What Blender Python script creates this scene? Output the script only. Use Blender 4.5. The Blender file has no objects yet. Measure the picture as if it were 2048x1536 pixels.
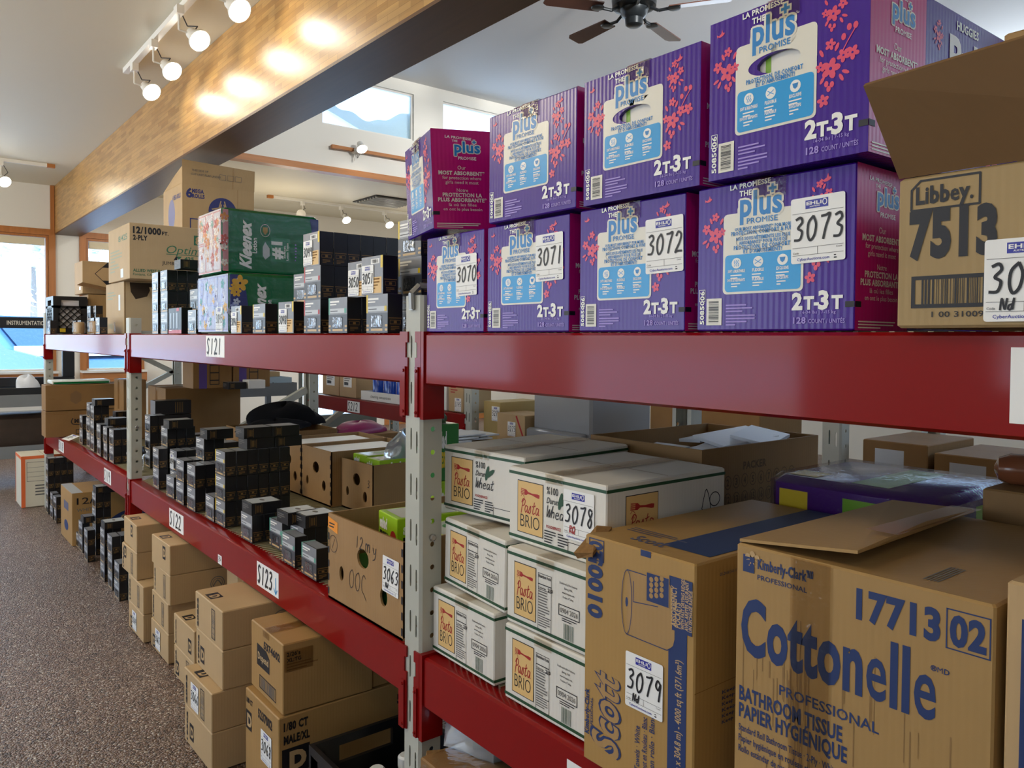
import bpy, math, random
from mathutils import Vector, Matrix
C = bpy.context.scene.collection
sc = bpy.context.scene
rnd = random.Random(7)
PI = math.pi
# ------------------------------------------------------------------ camera
# rack units: X = distance into the rack from the camera's path (rack face at 1), Y = along the rack, Z from eye height; 1 unit = 0.9 m
K = 0.9
EYE = 1.287
F_PX, YAW, PITCH, ROLL, CY = 1562.1, math.radians(38.549), math.radians(1.427), math.radians(0.427), 717.7
def W(X, Y, Z):
    return Vector(((X - 1) * K, Y * K, EYE + Z * K))
fw = Vector((math.sin(YAW) * math.cos(PITCH), math.cos(YAW) * math.cos(PITCH), -math.sin(PITCH)))
r0 = Vector((math.cos(YAW), -math.sin(YAW), 0)); u0 = r0.cross(fw)
rt = r0 * math.cos(ROLL) + u0 * math.sin(ROLL); up = -r0 * math.sin(ROLL) + u0 * math.cos(ROLL)
cam = bpy.data.cameras.new('camera'); cam.sensor_width = 36; cam.lens = F_PX * 36 / 2048; cam.shift_y = (CY - 768) / 2048
cam.clip_start = 0.05; cam.clip_end = 300
co = bpy.data.objects.new('camera', cam); C.objects.link(co)
co.matrix_world = Matrix.Translation(W(0, 0, 0)) @ Matrix((rt, up, -fw)).transposed().to_4x4()
sc.camera = co
# ------------------------------------------------------------------ sky, sun, exposure
sc.view_settings.view_transform = 'Standard'; sc.view_settings.look = 'None'
sc.view_settings.gamma = 1; sc.view_settings.use_curve_mapping = False
sc.view_settings.exposure = 0.74
SKY_LOW, SKY_HIGH, SKY_STRENGTH = (.86, .93, 1.0, 1), (0.36, 0.61, 1.0, 1), 2.6
w = bpy.data.worlds.new('sky'); sc.world = w; w.use_nodes = True
nt = w.node_tree; bg = nt.nodes['Background']
tc = nt.nodes.new('ShaderNodeTexCoord'); sx = nt.nodes.new('ShaderNodeSeparateXYZ'); cr = nt.nodes.new('ShaderNodeValToRGB')
nt.links.new(tc.outputs['Generated'], sx.inputs[0]); nt.links.new(sx.outputs[2], cr.inputs[0]); nt.links.new(cr.outputs[0], bg.inputs[0])
cr.color_ramp.elements[0].position = 0.0; cr.color_ramp.elements[0].color = SKY_LOW
cr.color_ramp.elements[1].position = 0.42; cr.color_ramp.elements[1].color = SKY_HIGH
bg.inputs[1].default_value = SKY_STRENGTH
def lamp(name, kind, loc, energy, color=(1, 1, 1), size=None, rot=None, **kw):
    l = bpy.data.lights.new(name, kind); l.energy = energy; l.color = color
    for k, v in kw.items(): setattr(l, k, v)
    o = bpy.data.objects.new(name, l); C.objects.link(o); o.location = loc
    if rot is not None: o.rotation_euler = rot
    return o
lamp('sun', 'SUN', (0, 0, 30), 5.0, (1, .96, .9), rot=Vector((.05, .45, -.9)).to_track_quat('-Z', 'Y').to_euler(), angle=0.01)
# unseen warm point lamps added as fill over the aisle and far end
for X_, Y_, Z_, E_ in ((-.9, -1.2, 1.72, 7), (-.9, 1.2, 1.72, 8), (-1.1, 3.8, 1.5, 30), (-1.3, 6.6, 1.4, 28), (-.3, 9.4, 1.3, 11), (4.0, 9.6, 1.1, 9), (6.6, 9.4, 1.1, 10), (2.7, 9.6, 1.1, 7)):
    lamp('warm_fill', 'POINT', W(X_, Y_, Z_), E_, (1, .86, .66), shadow_soft_size=.16)
for X_ in (4.2, 6.4): lamp('high_wall_fill', 'SPOT', W(X_, 1.5, 2.6), 330, (1, .97, .92), rot=Vector((.12, 1, -.03)).to_track_quat('-Z', 'Y').to_euler(), spot_size=math.radians(58), spot_blend=.8, shadow_soft_size=.12)  # unseen spots added to brighten the wall under the high ceiling
def portal(X, Y, Z, sx_, sy_, rot):
    o = lamp('portal', 'AREA', W(X, Y, Z), 1, rot=rot, shape='RECTANGLE', size=sx_ * K, size_y=sy_ * K)
    o.data.cycles.is_portal = True
# ------------------------------------------------------------------ object helpers
def link(name, data, parent=None):
    o = bpy.data.objects.new(name, data); C.objects.link(o)
    if parent is not None: o.parent = parent
    return o
def tag(o, label=None, cat=None, group=None, kind=None):
    if label: o['label'] = label
    if cat: o['category'] = cat
    if group: o['group'] = group
    if kind: o['kind'] = kind
    return o
def thing(name, label, cat, loc, rot=(0, 0, 0), group=None):
    o = link(name, None); o.empty_display_size = .05
    o.location = loc; o.rotation_euler = rot
    return tag(o, label, cat, group)
def yx(px, X, py=690):            # where the sight line through picture column px meets the plane X
    d = rt * ((px - 1024) / F_PX) + up * ((CY - py) / F_PX) + fw
    return X * d.y / d.x
def xy(px, Y, py=690):
    d = rt * ((px - 1024) / F_PX) + up * ((CY - py) / F_PX) + fw
    return Y * d.x / d.y
# ------------------------------------------------------------------ materials
def lin(h):
    if isinstance(h, str):
        c = [int(h[i:i + 2], 16) / 255 for i in (0, 2, 4)]
        return tuple(x / 12.92 if x <= .04045 else ((x + .055) / 1.055) ** 2.4 for x in c) + (1,)
    return tuple(h) + (1,)
MATS = {}
def M(key, h=None, rough=.6, spec=.5, metal=0, var=0, vscale=8, flute=0, bump=0, bscale=60, emit=0, coat=0, alpha=1):
    if key in MATS: return MATS[key]
    m = bpy.data.materials.new(key); m.use_nodes = True; MATS[key] = m
    n = m.node_tree; p = n.nodes['Principled BSDF']; L = n.links.new
    c = lin(h)
    p.inputs['Base Color'].default_value = c; p.inputs['Roughness'].default_value = rough
    p.inputs['Specular IOR Level'].default_value = spec; p.inputs['Metallic'].default_value = metal
    if coat: p.inputs['Coat Weight'].default_value = coat; p.inputs['Coat Roughness'].default_value = .08
    if alpha < 1: p.inputs['Alpha'].default_value = alpha
    if emit: p.inputs['Emission Color'].default_value = c; p.inputs['Emission Strength'].default_value = emit
    t = n.nodes.new('ShaderNodeTexCoord')
    if var:
        no = n.nodes.new('ShaderNodeTexNoise'); no.inputs['Scale'].default_value = vscale; no.inputs['Detail'].default_value = 5
        L(t.outputs['Object'], no.inputs['Vector'])
        mx = n.nodes.new('ShaderNodeMix'); mx.data_type = 'RGBA'
        mx.inputs[6].default_value = tuple(x * (1 - var) for x in c[:3]) + (1,)
        mx.inputs[7].default_value = tuple(min(1, x * (1 + var)) for x in c[:3]) + (1,)
        L(no.outputs[0], mx.inputs[0]); L(mx.outputs[2], p.inputs['Base Color'])
    if flute or bump:
        b = n.nodes.new('ShaderNodeBump'); b.inputs['Distance'].default_value = .002
        if flute:
            mp = n.nodes.new('ShaderNodeVectorMath'); mp.operation = 'DOT_PRODUCT'; mp.inputs[1].default_value = (1, 1, 0)
            L(t.outputs['Object'], mp.inputs[0])
            mu = n.nodes.new('ShaderNodeMath'); mu.operation = 'MULTIPLY'; mu.inputs[1].default_value = 2 * PI / .0085
            L(mp.outputs['Value'], mu.inputs[0]); si = n.nodes.new('ShaderNodeMath'); si.operation = 'SINE'; L(mu.outputs[0], si.inputs[0])
            no2 = n.nodes.new('ShaderNodeTexNoise'); no2.inputs['Scale'].default_value = 14; L(t.outputs['Object'], no2.inputs['Vector'])
            ad = n.nodes.new('ShaderNodeMath'); ad.operation = 'MULTIPLY_ADD'; ad.inputs[1].default_value = 6
            L(no2.outputs[0], ad.inputs[0]); L(si.outputs[0], ad.inputs[2])
            b.inputs['Strength'].default_value = flute; L(ad.outputs[0], b.inputs['Height'])
        else:
            no2 = n.nodes.new('ShaderNodeTexNoise'); no2.inputs['Scale'].default_value = bscale; no2.inputs['Detail'].default_value = 4
            L(t.outputs['Object'], no2.inputs['Vector']); b.inputs['Strength'].default_value = bump; L(no2.outputs[0], b.inputs['Height'])
        L(b.outputs[0], p.inputs['Normal'])
    return m
KRAFT = M('kraft_cardboard', 'ab8858', .62, .35, var=.16, vscale=7, flute=.05)
KRAFT2 = M('pale_kraft', 'bb9d72', .62, .35, var=.14, vscale=7, flute=.05)
KRAFT3 = M('brown_kraft', '8c6a40', .65, .3, var=.18, vscale=7, flute=.05)
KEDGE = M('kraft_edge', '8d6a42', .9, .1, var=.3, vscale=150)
PURPLE = M('purple_print', '40128c', .26, .4, var=.05, vscale=5, flute=.045)
PINK = M('pink_print', 'bf1073', .28, .4, flute=.045)
ROSE = M('rose_print', 'e0486a', .35)
CREAM = M('cream_print', 'e4e0d2', .32)
WHITE = M('white_print', 'f0efea', .4)
AQUA = M('aqua_print', '199bdc', .3)
LBLUE = M('logo_blue', '1c7fc4', .35)
LILAC = M('lilac_print', '9f86d6', .4)
BLACK = M('black_ink', '15141a', .5)
GREYINK = M('grey_ink', '6d6a66', .6)
NAVY = M('navy_ink', '203566', .6)
RED = M('red_enamel', '860b0b', .34, .1, var=.06, vscale=3, bump=.03, bscale=25, coat=.32)
POST = M('grey_enamel', 'b6b7ac', .42, .4, var=.05, vscale=10, bump=.05, bscale=140)
STEEL = M('zinc', 'a9aaa8', .35, .5, metal=.9)
DARK = M('dark_hollow', '0d0c0b', .9, .1)
WIRE = M('wire_zinc', 'bdb591', .4, .5, metal=.35)
PASTAW = M('white_board', 'dedad0', .5, .4, var=.05, vscale=6, flute=.07)
GREEN = M('green_stripe', '1c4a2b', .45)
TANP = M('tan_print', 'e0ba78', .5)
REDINK = M('red_ink', 'a81f1c', .5)
LABELW = M('label_paper', 'f1f1ee', .45)
EHBLUE = M('label_blue', '2a2f9e', .4)
BOXB = M('black_carton', '16161a', .38, .5, var=.1, vscale=20)
GREYP = M('grey_print', '7e8188', .3, .6, var=.18, vscale=40)
LGREYP = M('light_grey_print', 'bfc3c6', .3, .6)
GOLD = M('gold_print', '8a6a3a', .4, .5)
TANG = M('tan_dots', 'c9a873', .4)
SCREWS = M('screw_glints', '5c5f66', .18, .9, metal=.85, var=.7, vscale=160, bump=1, bscale=260)
YEL = M('yellow_print', 'e2c32c', .4); REDP = M('red_print', 'b8343a', .4); TEAL = M('teal_print', '5aa893', .4)
KGREEN = M('tissue_green', '006a36', .25, .4); 
def clear_mat(key, tint, fac, rough=.08, gain=1):
    if key in MATS: return MATS[key]
    m = bpy.data.materials.new(key); m.use_nodes = True; MATS[key] = m; n = m.node_tree
    n.nodes.remove(n.nodes['Principled BSDF']); out = n.nodes['Material Output']
    a = n.nodes.new('ShaderNodeBsdfTransparent'); a.inputs[0].default_value = lin(tint)
    g = n.nodes.new('ShaderNodeBsdfGlossy'); g.inputs['Roughness'].default_value = rough
    lw = n.nodes.new('ShaderNodeFresnel'); lw.inputs[0].default_value = 1.45
    t = n.nodes.new('ShaderNodeTexCoord'); no = n.nodes.new('ShaderNodeTexNoise'); no.inputs['Scale'].default_value = 35; no.inputs['Detail'].default_value = 3
    b = n.nodes.new('ShaderNodeBump'); b.inputs['Strength'].default_value = .5; b.inputs['Distance'].default_value = .01
    n.links.new(t.outputs['Object'], no.inputs['Vector']); n.links.new(no.outputs[0], b.inputs['Height']); n.links.new(b.outputs[0], g.inputs['Normal'])
    ma = n.nodes.new('ShaderNodeMath'); ma.operation = 'MULTIPLY_ADD'; ma.inputs[1].default_value = gain; ma.inputs[2].default_value = fac; n.links.new(lw.outputs[0], ma.inputs[0])
    mx = n.nodes.new('ShaderNodeMixShader'); n.links.new(ma.outputs[0], mx.inputs[0]); n.links.new(a.outputs[0], mx.inputs[1]); n.links.new(g.outputs[0], mx.inputs[2])
    n.links.new(mx.outputs[0], out.inputs[0]); return m
M('pale_card', 'cfd6dd', .4); M('faded_green', '9aa089', .6)
TAPE = clear_mat('clear_tape', 'f2ebe0', .0, .1, .6)
FILM = clear_mat('clear_film', 'fafbfc', .004, .05, .38)
GLASS = clear_mat('window_glass', 'f2fbff', .0, .0)
# ------------------------------------------------------------------ mesh builder
class MB:
    def __init__(s): s.v = []; s.f = []; s.mi = []; s.m = []
    def slot(s, m):
        if m not in s.m: s.m.append(m)
        return s.m.index(m)
    def face(s, pts, m):
        i = len(s.v); s.v += [tuple(p) for p in pts]; s.f.append(tuple(range(i, i + len(pts)))); s.mi.append(s.slot(m))
    def mesh3(s, vs, fs, m):
        i = len(s.v); k = s.slot(m); s.v += [tuple(p) for p in vs]
        for f in fs: s.f.append(tuple(i + a for a in f)); s.mi.append(k)
    def hexa(s, p, m):            # p: 4 bottom then 4 top, counter-clockwise from above
        s.mesh3(p, [(3, 2, 1, 0), (4, 5, 6, 7), (0, 1, 5, 4), (1, 2, 6, 5), (2, 3, 7, 6), (3, 0, 4, 7)], m)
    def box(s, a, b, m):
        (x0, y0, z0), (x1, y1, z1) = a, b
        s.hexa([(x0, y0, z0), (x1, y0, z0), (x1, y1, z0), (x0, y1, z0), (x0, y0, z1), (x1, y0, z1), (x1, y1, z1), (x0, y1, z1)], m)
    def rbox(s, a, b, m, r=.004):   # box with rounded-off edges
        (x0, y0, z0), (x1, y1, z1) = a, b; r = min(r, (x1 - x0) * .45, (y1 - y0) * .45, (z1 - z0) * .45)
        def ring(z, q): return [(x0 + q + r * e, y0 + q + r * f, z) for e, f in ()]
        def loop(z, ins):
            q = ins; c = r - ins if r > ins else 0
            X0, X1, Y0, Y1 = x0 + q, x1 - q, y0 + q, y1 - q; k = r * .6
            return [(X0 + k, Y0, z), (X1 - k, Y0, z), (X1, Y0 + k, z), (X1, Y1 - k, z), (X1 - k, Y1, z), (X0 + k, Y1, z), (X0, Y1 - k, z), (X0, Y0 + k, z)]
        Ls = [loop(z0, r * .7), loop(z0 + r * .7, 0), loop(z1 - r * .7, 0), loop(z1, r * .7)]
        vs = sum(Ls, []); fs = [tuple(range(7, -1, -1)), tuple(range(24, 32))]
        for k in range(3):
            for j in range(8):
                fs.append((k * 8 + j, k * 8 + (j + 1) % 8, k * 8 + 8 + (j + 1) % 8, k * 8 + 8 + j))
        s.mesh3(vs, fs, m)
    def tube(s, a, b, r, m, n=10, r2=None, caps=True):
        a, b = Vector(a), Vector(b); d = (b - a).normalized(); r2 = r if r2 is None else r2
        e = d.orthogonal().normalized(); g = d.cross(e)
        vs = [a + (e * math.cos(t) + g * math.sin(t)) * r for t in [2 * PI * i / n for i in range(n)]] + \
             [b + (e * math.cos(t) + g * math.sin(t)) * r2 for t in [2 * PI * i / n for i in range(n)]]
        fs = [(i, (i + 1) % n, n + (i + 1) % n, n + i) for i in range(n)]
        if caps: fs += [tuple(range(n - 1, -1, -1)), tuple(range(n, 2 * n))]
        s.mesh3(vs, fs, m)
    def path(s, pts, r, m, n=8):
        for a, b in zip(pts, pts[1:]): s.tube(a, b, r, m, n)
    def lathe(s, prof, m, c=(0, 0, 0), n=20, axis=(0, 0, 1)):
        ax = Vector(axis).normalized(); e = ax.orthogonal().normalized(); g = ax.cross(e); c = Vector(c); vs = []; fs = []
        for r, h in prof:
            for i in range(n):
                t = 2 * PI * i / n; vs.append(c + ax * h + (e * math.cos(t) + g * math.sin(t)) * r)
        for k in range(len(prof) - 1):
            for i in range(n): fs.append((k * n + i, k * n + (i + 1) % n, k * n + n + (i + 1) % n, k * n + n + i))
        fs += [tuple(range(n - 1, -1, -1)), tuple(range((len(prof) - 1) * n, len(prof) * n))]
        s.mesh3(vs, fs, m)
    def data(s, name, smooth=False):
        me = bpy.data.meshes.new(name); me.from_pydata(s.v, [], s.f)
        for m in s.m: me.materials.append(m)
        me.polygons.foreach_set('material_index', s.mi)
        if smooth:
            me.polygons.foreach_set('use_smooth', [True] * len(s.f))
            try: me.set_sharp_from_angle(angle=math.radians(38))
            except Exception: pass
        me.update(); return me
    def build(s, name, parent=None, smooth=False): return link(name, s.data(name, smooth), parent)
# ------------------------------------------------------------------ flat print
GLY = {}
def raw_glyph(t, bold, res):
    c = bpy.data.curves.new('t', 'FONT'); c.body = t; c.size = 1; c.offset = bold; c.resolution_u = res
    o = bpy.data.objects.new('t', c); m = o.to_mesh()
    r = ([(v.co.x, v.co.y) for v in m.vertices], [tuple(p.vertices) for p in m.polygons])
    o.to_mesh_clear(); bpy.data.objects.remove(o); bpy.data.curves.remove(c); return r
def area(g): return sum(abs(sum(g[0][f[i]][0] * g[0][f[i - 1]][1] - g[0][f[i - 1]][0] * g[0][f[i]][1] for i in range(len(f)))) / 2 for f in g[1])
def sound_glyph(c, bold, res):      # some letters fail to fill at some weights; take the nearest weight that does
    a0 = area(raw_glyph(c, 0, 3)); best = None
    for k in range(12):
        b = bold + (k + 1) // 2 * .004 * (-1 if k % 2 else 1); g = raw_glyph(c, b, res); a = area(g)
        lo = a0 * (1 + 4.5 * b) if b > 0 else a0 * .6
        if lo <= a <= a0 * ((1.15 + 17 * max(b, 0)) if c in 'ea' else (1.25 + 26 * max(b, 0))): return g
        if best is None or a > best[0]: best = (a, g)
    return best[1]
ADV = {}
def advance(c):
    if c not in ADV: ADV[c] = max(x for x, y in raw_glyph(c + 'I', 0, 1)[0]) - max(x for x, y in raw_glyph('I', 0, 1)[0])
    return ADV[c]
def glyphs(t, bold, res):
    k = (t, bold, res)
    if k not in GLY:
        vs, fs, x = [], [], 0
        for c in t:
            if c != ' ':
                q = (c, bold, res, 'one')
                if q not in GLY: GLY[q] = sound_glyph(c, bold, res)
                n = len(vs); vs += [(a + x, b) for a, b in GLY[q][0]]; fs += [tuple(n + i for i in f) for f in GLY[q][1]]
            x += advance(c) + bold * .8
        GLY[k] = (vs, fs, min([a for a, b in vs] or [0]), max([a for a, b in vs] or [1]))
    return GLY[k]
def smooth_path(p, n=5):
    if len(p) < 3: return p
    out = []
    for i in range(len(p) - 1):
        a, b, c, d = p[max(i - 1, 0)], p[i], p[i + 1], p[min(i + 2, len(p) - 1)]
        for j in range(n):
            t = j / n
            out.append(tuple(.5 * (2 * b[k] + (c[k] - a[k]) * t + (2 * a[k] - 5 * b[k] + 4 * c[k] - d[k]) * t * t + (3 * b[k] - a[k] - 3 * c[k] + d[k]) * t ** 3) for k in (0, 1)))
    return out + [p[-1]]
_o = [(.45, 1), (.12, .75), (.08, .3), (.3, .0), (.6, .2), (.68, .65), (.45, 1)]
HAND = {'0': [_o], '1': [[(.4, 1), (.33, 0)]], '2': [[(.1, .8), (.3, 1), (.6, .85), (.5, .5), (.08, .02), (.3, .05), (.75, .04)]],
 '3': [[(.12, .92), (.45, 1), (.6, .8), (.3, .56), (.62, .4), (.5, .08), (.08, .06)]], '4': [[(.2, 1), (.12, .5), (.65, .5)], [(.6, 1), (.52, 0)]],
 '5': [[(.65, 1), (.2, .98), (.15, .6), (.55, .55), (.55, .15), (.1, .02)]], '6': [[(.6, 1), (.2, .6), (.12, .2), (.4, 0), (.6, .25), (.3, .45), (.14, .25)]],
 '7': [[(.08, .95), (.4, .97), (.68, 1), (.45, .5), (.3, 0)]], '8': [[(.55, .9), (.3, 1), (.15, .8), (.55, .35), (.4, 0), (.12, .2), (.45, .6), (.58, .85)]],
 '9': [[(.6, .8), (.3, 1), (.12, .72), (.4, .55), (.6, .85), (.5, 0)]], 'S': [[(.65, .9), (.35, 1), (.12, .78), (.55, .35), (.4, .02), (.1, .12)]],
 'N': [[(.1, 0), (.15, 1), (.55, .05), (.65, 1)]], 'd': [[(.5, .5), (.15, .4), (.12, .08), (.4, .1), (.55, 1), (.52, .05)]],
 'R': [[(.15, 0), (.18, 1)], [(.1, .95), (.5, 1), (.6, .7), (.2, .5), (.65, 0)]], 'Q': [_o, [(.4, .3), (.72, -.05)]],
 'M': [[(.08, 0), (.15, 1), (.4, .3), (.65, 1), (.7, 0)]], 'a': [[(.55, .5), (.2, .55), (.1, .2), (.3, .02), (.52, .3), (.56, .52), (.55, .1), (.72, .04)]],
 'c': [[(.55, .5), (.2, .55), (.1, .2), (.3, 0), (.6, .12)]], 'h': [[(.15, 1), (.12, 0)], [(.12, .35), (.35, .55), (.5, .4), (.5, .02)]], 'i': [[(.3, .55), (.3, 0)], [(.3, .78), (.3, .82)]],
 'n': [[(.12, .55), (.12, 0)], [(.12, .35), (.35, .55), (.5, .4), (.52, .02)]], 'e': [[(.1, .3), (.5, .35), (.4, .56), (.15, .48), (.1, .15), (.35, 0), (.6, .12)]],
 'y': [[(.1, .5), (.25, .1), (.45, .15), (.55, .5), (.5, -.2), (.2, -.4)]], 'm': [[(.08, .6), (.08, 0)], [(.08, .4), (.25, .6), (.35, .4), (.35, 0)], [(.35, .4), (.55, .6), (.65, .4), (.68, .02)]],
 'O': [_o], 'C': [[(.6, .85), (.35, 1), (.1, .7), (.12, .2), (.4, 0), (.7, -.25)]],
 'P': [[(.3, 1), (.12, -.1)], [(.08, .75), (.3, 1.05), (.68, .95), (.6, .6), (.2, .48)]], 's': [[(.1, .05), (.4, .6), (.5, .2), (.3, 0), (.15, .1)]],
 't': [[(.38, .95), (.22, .2), (.35, .02), (.6, .15)], [(.02, .6), (.3, .62), (.6, .72)]], 'W': [[(.05, 1), (.15, 0), (.42, .7), (.5, 0), (.9, 1.05)]],
 'K': [[(.15, 1), (.12, 0)], [(.6, 1), (.16, .5), (.65, 0)]], 'D': [[(.15, 0), (.15, 1), (.5, .9), (.65, .5), (.5, .1), (.15, 0)]], ' ': []}
class Face:
    """flat print on one face: u along U, v along V, raised a hair along N"""
    def __init__(s, mb, O, U, V, N): s.mb, s.O, s.U, s.V, s.N = mb, Vector(O), Vector(U), Vector(V), Vector(N); s.n = 0
    def step(s): s.n = (s.n + 1) % 31; s.e = s.n * 8e-6      # no two pieces of ink share a plane
    def P(s, u, v, l): return s.O + s.U * u + s.V * v + s.N * (.0003 + .00025 * l + s.e)
    def on(s, mb): return Face(mb, s.O, s.U, s.V, s.N)
    def poly(s, pts, m, l=0): s.step(); s.mb.face([s.P(u, v, l) for u, v in pts], m)
    def rect(s, u, v, w_, h, m, l=0): s.poly([(u, v), (u + w_, v), (u + w_, v + h), (u, v + h)], m, l)
    def frame(s, u, v, w_, h, t, m, l=0):
        s.rect(u, v, w_, t, m, l); s.rect(u, v + h - t, w_, t, m, l); s.rect(u, v + t, t, h - 2 * t, m, l); s.rect(u + w_ - t, v + t, t, h - 2 * t, m, l)
    def ell(s, u, v, a, b, m, l=0, n=18, rot=0):
        c, d = math.cos(rot), math.sin(rot)
        s.poly([(u + a * math.cos(t) * c - b * math.sin(t) * d, v + a * math.cos(t) * d + b * math.sin(t) * c) for t in [2 * PI * i / n for i in range(n)]], m, l)
    def around(s, u0_, v0_, u1_, v1_, cu, cv, a, b, m, l=0, n=32):
        o = []; i = []
        for k in range(n):
            t_ = 2 * PI * (k + .5) / n; x, y = math.cos(t_), math.sin(t_); q = 1 / max(abs(x), abs(y))
            o.append(((u0_ + u1_) / 2 + x * q * (u1_ - u0_) / 2, (v0_ + v1_) / 2 + y * q * (v1_ - v0_) / 2)); i.append((cu + x * a, cv + y * b))
        for k in range(n): j = (k + 1) % n; s.poly([o[k], o[j], i[j], i[k]], m, l)
        for (cx, cy), k in (((u1_, v1_), n // 8 - 1), ((u0_, v1_), 3 * n // 8 - 1), ((u0_, v0_), 5 * n // 8 - 1), ((u1_, v0_), 7 * n // 8 - 1)): s.poly([(cx, cy), o[(k + 1) % n], o[k]], m, l)
    def ring(s, u, v, a, b, t, m, l=0, n=28):
        for i in range(n):
            p, q = 2 * PI * i / n, 2 * PI * (i + 1) / n
            s.poly([(u + (a - t) * math.cos(p), v + (b - t) * math.sin(p)), (u + a * math.cos(p), v + b * math.sin(p)), (u + a * math.cos(q), v + b * math.sin(q)), (u + (a - t) * math.cos(q), v + (b - t) * math.sin(q))], m, l)
    def rrect(s, u, v, w_, h, r, m, l=0):
        p = []
        for cx, cy, a0 in ((u + w_ - r, v + h - r, 0), (u + r, v + h - r, 90), (u + r, v + r, 180), (u + w_ - r, v + r, 270)):
            p += [(cx + r * math.cos(math.radians(a0 + a)), cy + r * math.sin(math.radians(a0 + a))) for a in (0, 30, 60, 90)]
        s.poly(p, m, l)
    def text(s, t, u, v, h, m, l=1, w_=None, bold=.012, rot=0, shear=0, align='l', res=2):
        s.step(); res = max(res, 3) if h > .022 else res; vs, fs, a, b = glyphs(t, bold, res); k = h / .682; kx = k
        if w_: kx = w_ / max(b - a, .01)
        wd = (b - a) * kx; off = {'l': 0, 'c': -wd / 2, 'r': -wd}[align]
        c, d = math.cos(rot), math.sin(rot); out = []
        for x, y in vs:
            x, y = (x - a) * kx + off + y * k * shear, y * k
            out.append(s.P(u + x * c - y * d, v + x * d + y * c, l))
        s.mb.mesh3(out, fs, m)
    def stroke(s, pts, wd, m, l=1, sm=True):
        p = smooth_path(pts) if sm else pts
        for (a, b), (c, d) in zip(p, p[1:]):
            L = math.hypot(c - a, d - b) or 1e-9; x, y = (c - a) / L, (d - b) / L; q = wd / 2; e = wd * .18
            s.poly([(a - x * e + y * q, b - y * e - x * q), (c + x * e + y * q, d + y * e - x * q), (c + x * e - y * q, d + y * e + x * q), (a - x * e - y * q, b - y * e + x * q)], m, l)
    def hand(s, t, u, v, h, wd, m, l=1, adv=.78, slant=.12, kx=1.0):
        x = u
        for ch in t:
            for st in HAND.get(ch, []): s.stroke([(x + (a + b * slant) * h * .8 * kx, v + b * h) for a, b in st], wd, m, l)
            x += h * .8 * kx * adv
        return x
    def bars(s, u, v, w_, h, m, l=1, n=22, horiz=False, seed=1):
        r = random.Random(seed); L = h if horiz else w_; x = 0
        while x < L * .97:
            t = L / n * r.choice((.25, .4, .7)); 
            s.rect(u, v + x, w_, t, m, l) if horiz else s.rect(u + x, v, t, h, m, l)
            x += t + L / n * r.choice((.3, .5, .8))
    def fine(s, u, v, w_, n, pitch, m, l=1, seed=1):     # lines of print too small to read in the photo
        r = random.Random(seed)
        for i in range(n): s.rect(u, v - i * pitch, w_ * (r.uniform(.7, 1) if i < n - 1 else r.uniform(.3, .7)), pitch * .45, m, l)
def auction(root, fc, u, v, num, note=None, s=1.0, note_m=None, name='auction_label', tilt=0):
    """white lot sticker, 73 x 83 mm"""
    c, d = math.cos(tilt), math.sin(tilt); U = fc.U * c + fc.V * d; V = fc.V * c - fc.U * d
    mb = MB(); f = Face(mb, fc.O + fc.U * u + fc.V * v + fc.N * .0017, U, V, fc.N); q = .073 * s; h = .083 * s
    f.rrect(0, 0, q, h, .003, LABELW, 0); lab = mb.build(name, root)
    mb2 = MB(); f = f.on(mb2); B = EHBLUE
    f.rect(q * .28, h * .82, q * .42, h * .13, B, 1); f.text('EHLI', q * .3, h * .875, h * .05, LABELW, 2, w_=q * .28, bold=.03); f.ring(q * .64, h * .895, q * .045, h * .05, q * .015, LABELW, 2, 12)
    f.text('AUCTIONS', q * .36, h * .838, h * .022, LABELW, 2, bold=.02)
    for y in (.76, .235, .12): f.rect(q * .03, h * y, q * .94, h * .006, GREYINK, 1)
    f.rect(q * .5, h * .12, q * .008, h * .115, GREYINK, 1)
    f.text('CyberAuctions.com', q * .12, h * .04, h * .042, B, 1, w_=q * .6); f.text('Code', q * .04, h * .145, h * .03, GREYINK, 1); f.text('Count', q * .84, h * .195, h * .025, GREYINK, 1)
    f.rect(q * .8, h * .035, q * .05, h * .02, BLACK, 1); f.rect(q * .8, h * .075, q * .04, h * .015, BLACK, 1)
    f.hand(num, q * .05, h * .34, h * .36, (.0042 if s < .85 else .0031) * s, BLACK, 3, adv=.98, kx=(.86 if len(num) > 3 else 1) * q / h)
    if note: f.hand(note, q * .2, h * .14, h * .14, .002 * s, note_m or BLACK, 3)
    mb2.build('lettering', lab); return lab
def frames(wd, d, h, mb):
    return (Face(mb, (0, wd, 0), (0, -1, 0), (0, 0, 1), (-1, 0, 0)), Face(mb, (0, 0, 0), (1, 0, 0), (0, 0, 1), (0, -1, 0)), Face(mb, (0, wd, h), (0, -1, 0), (1, 0, 0), (0, 0, 1)))
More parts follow.
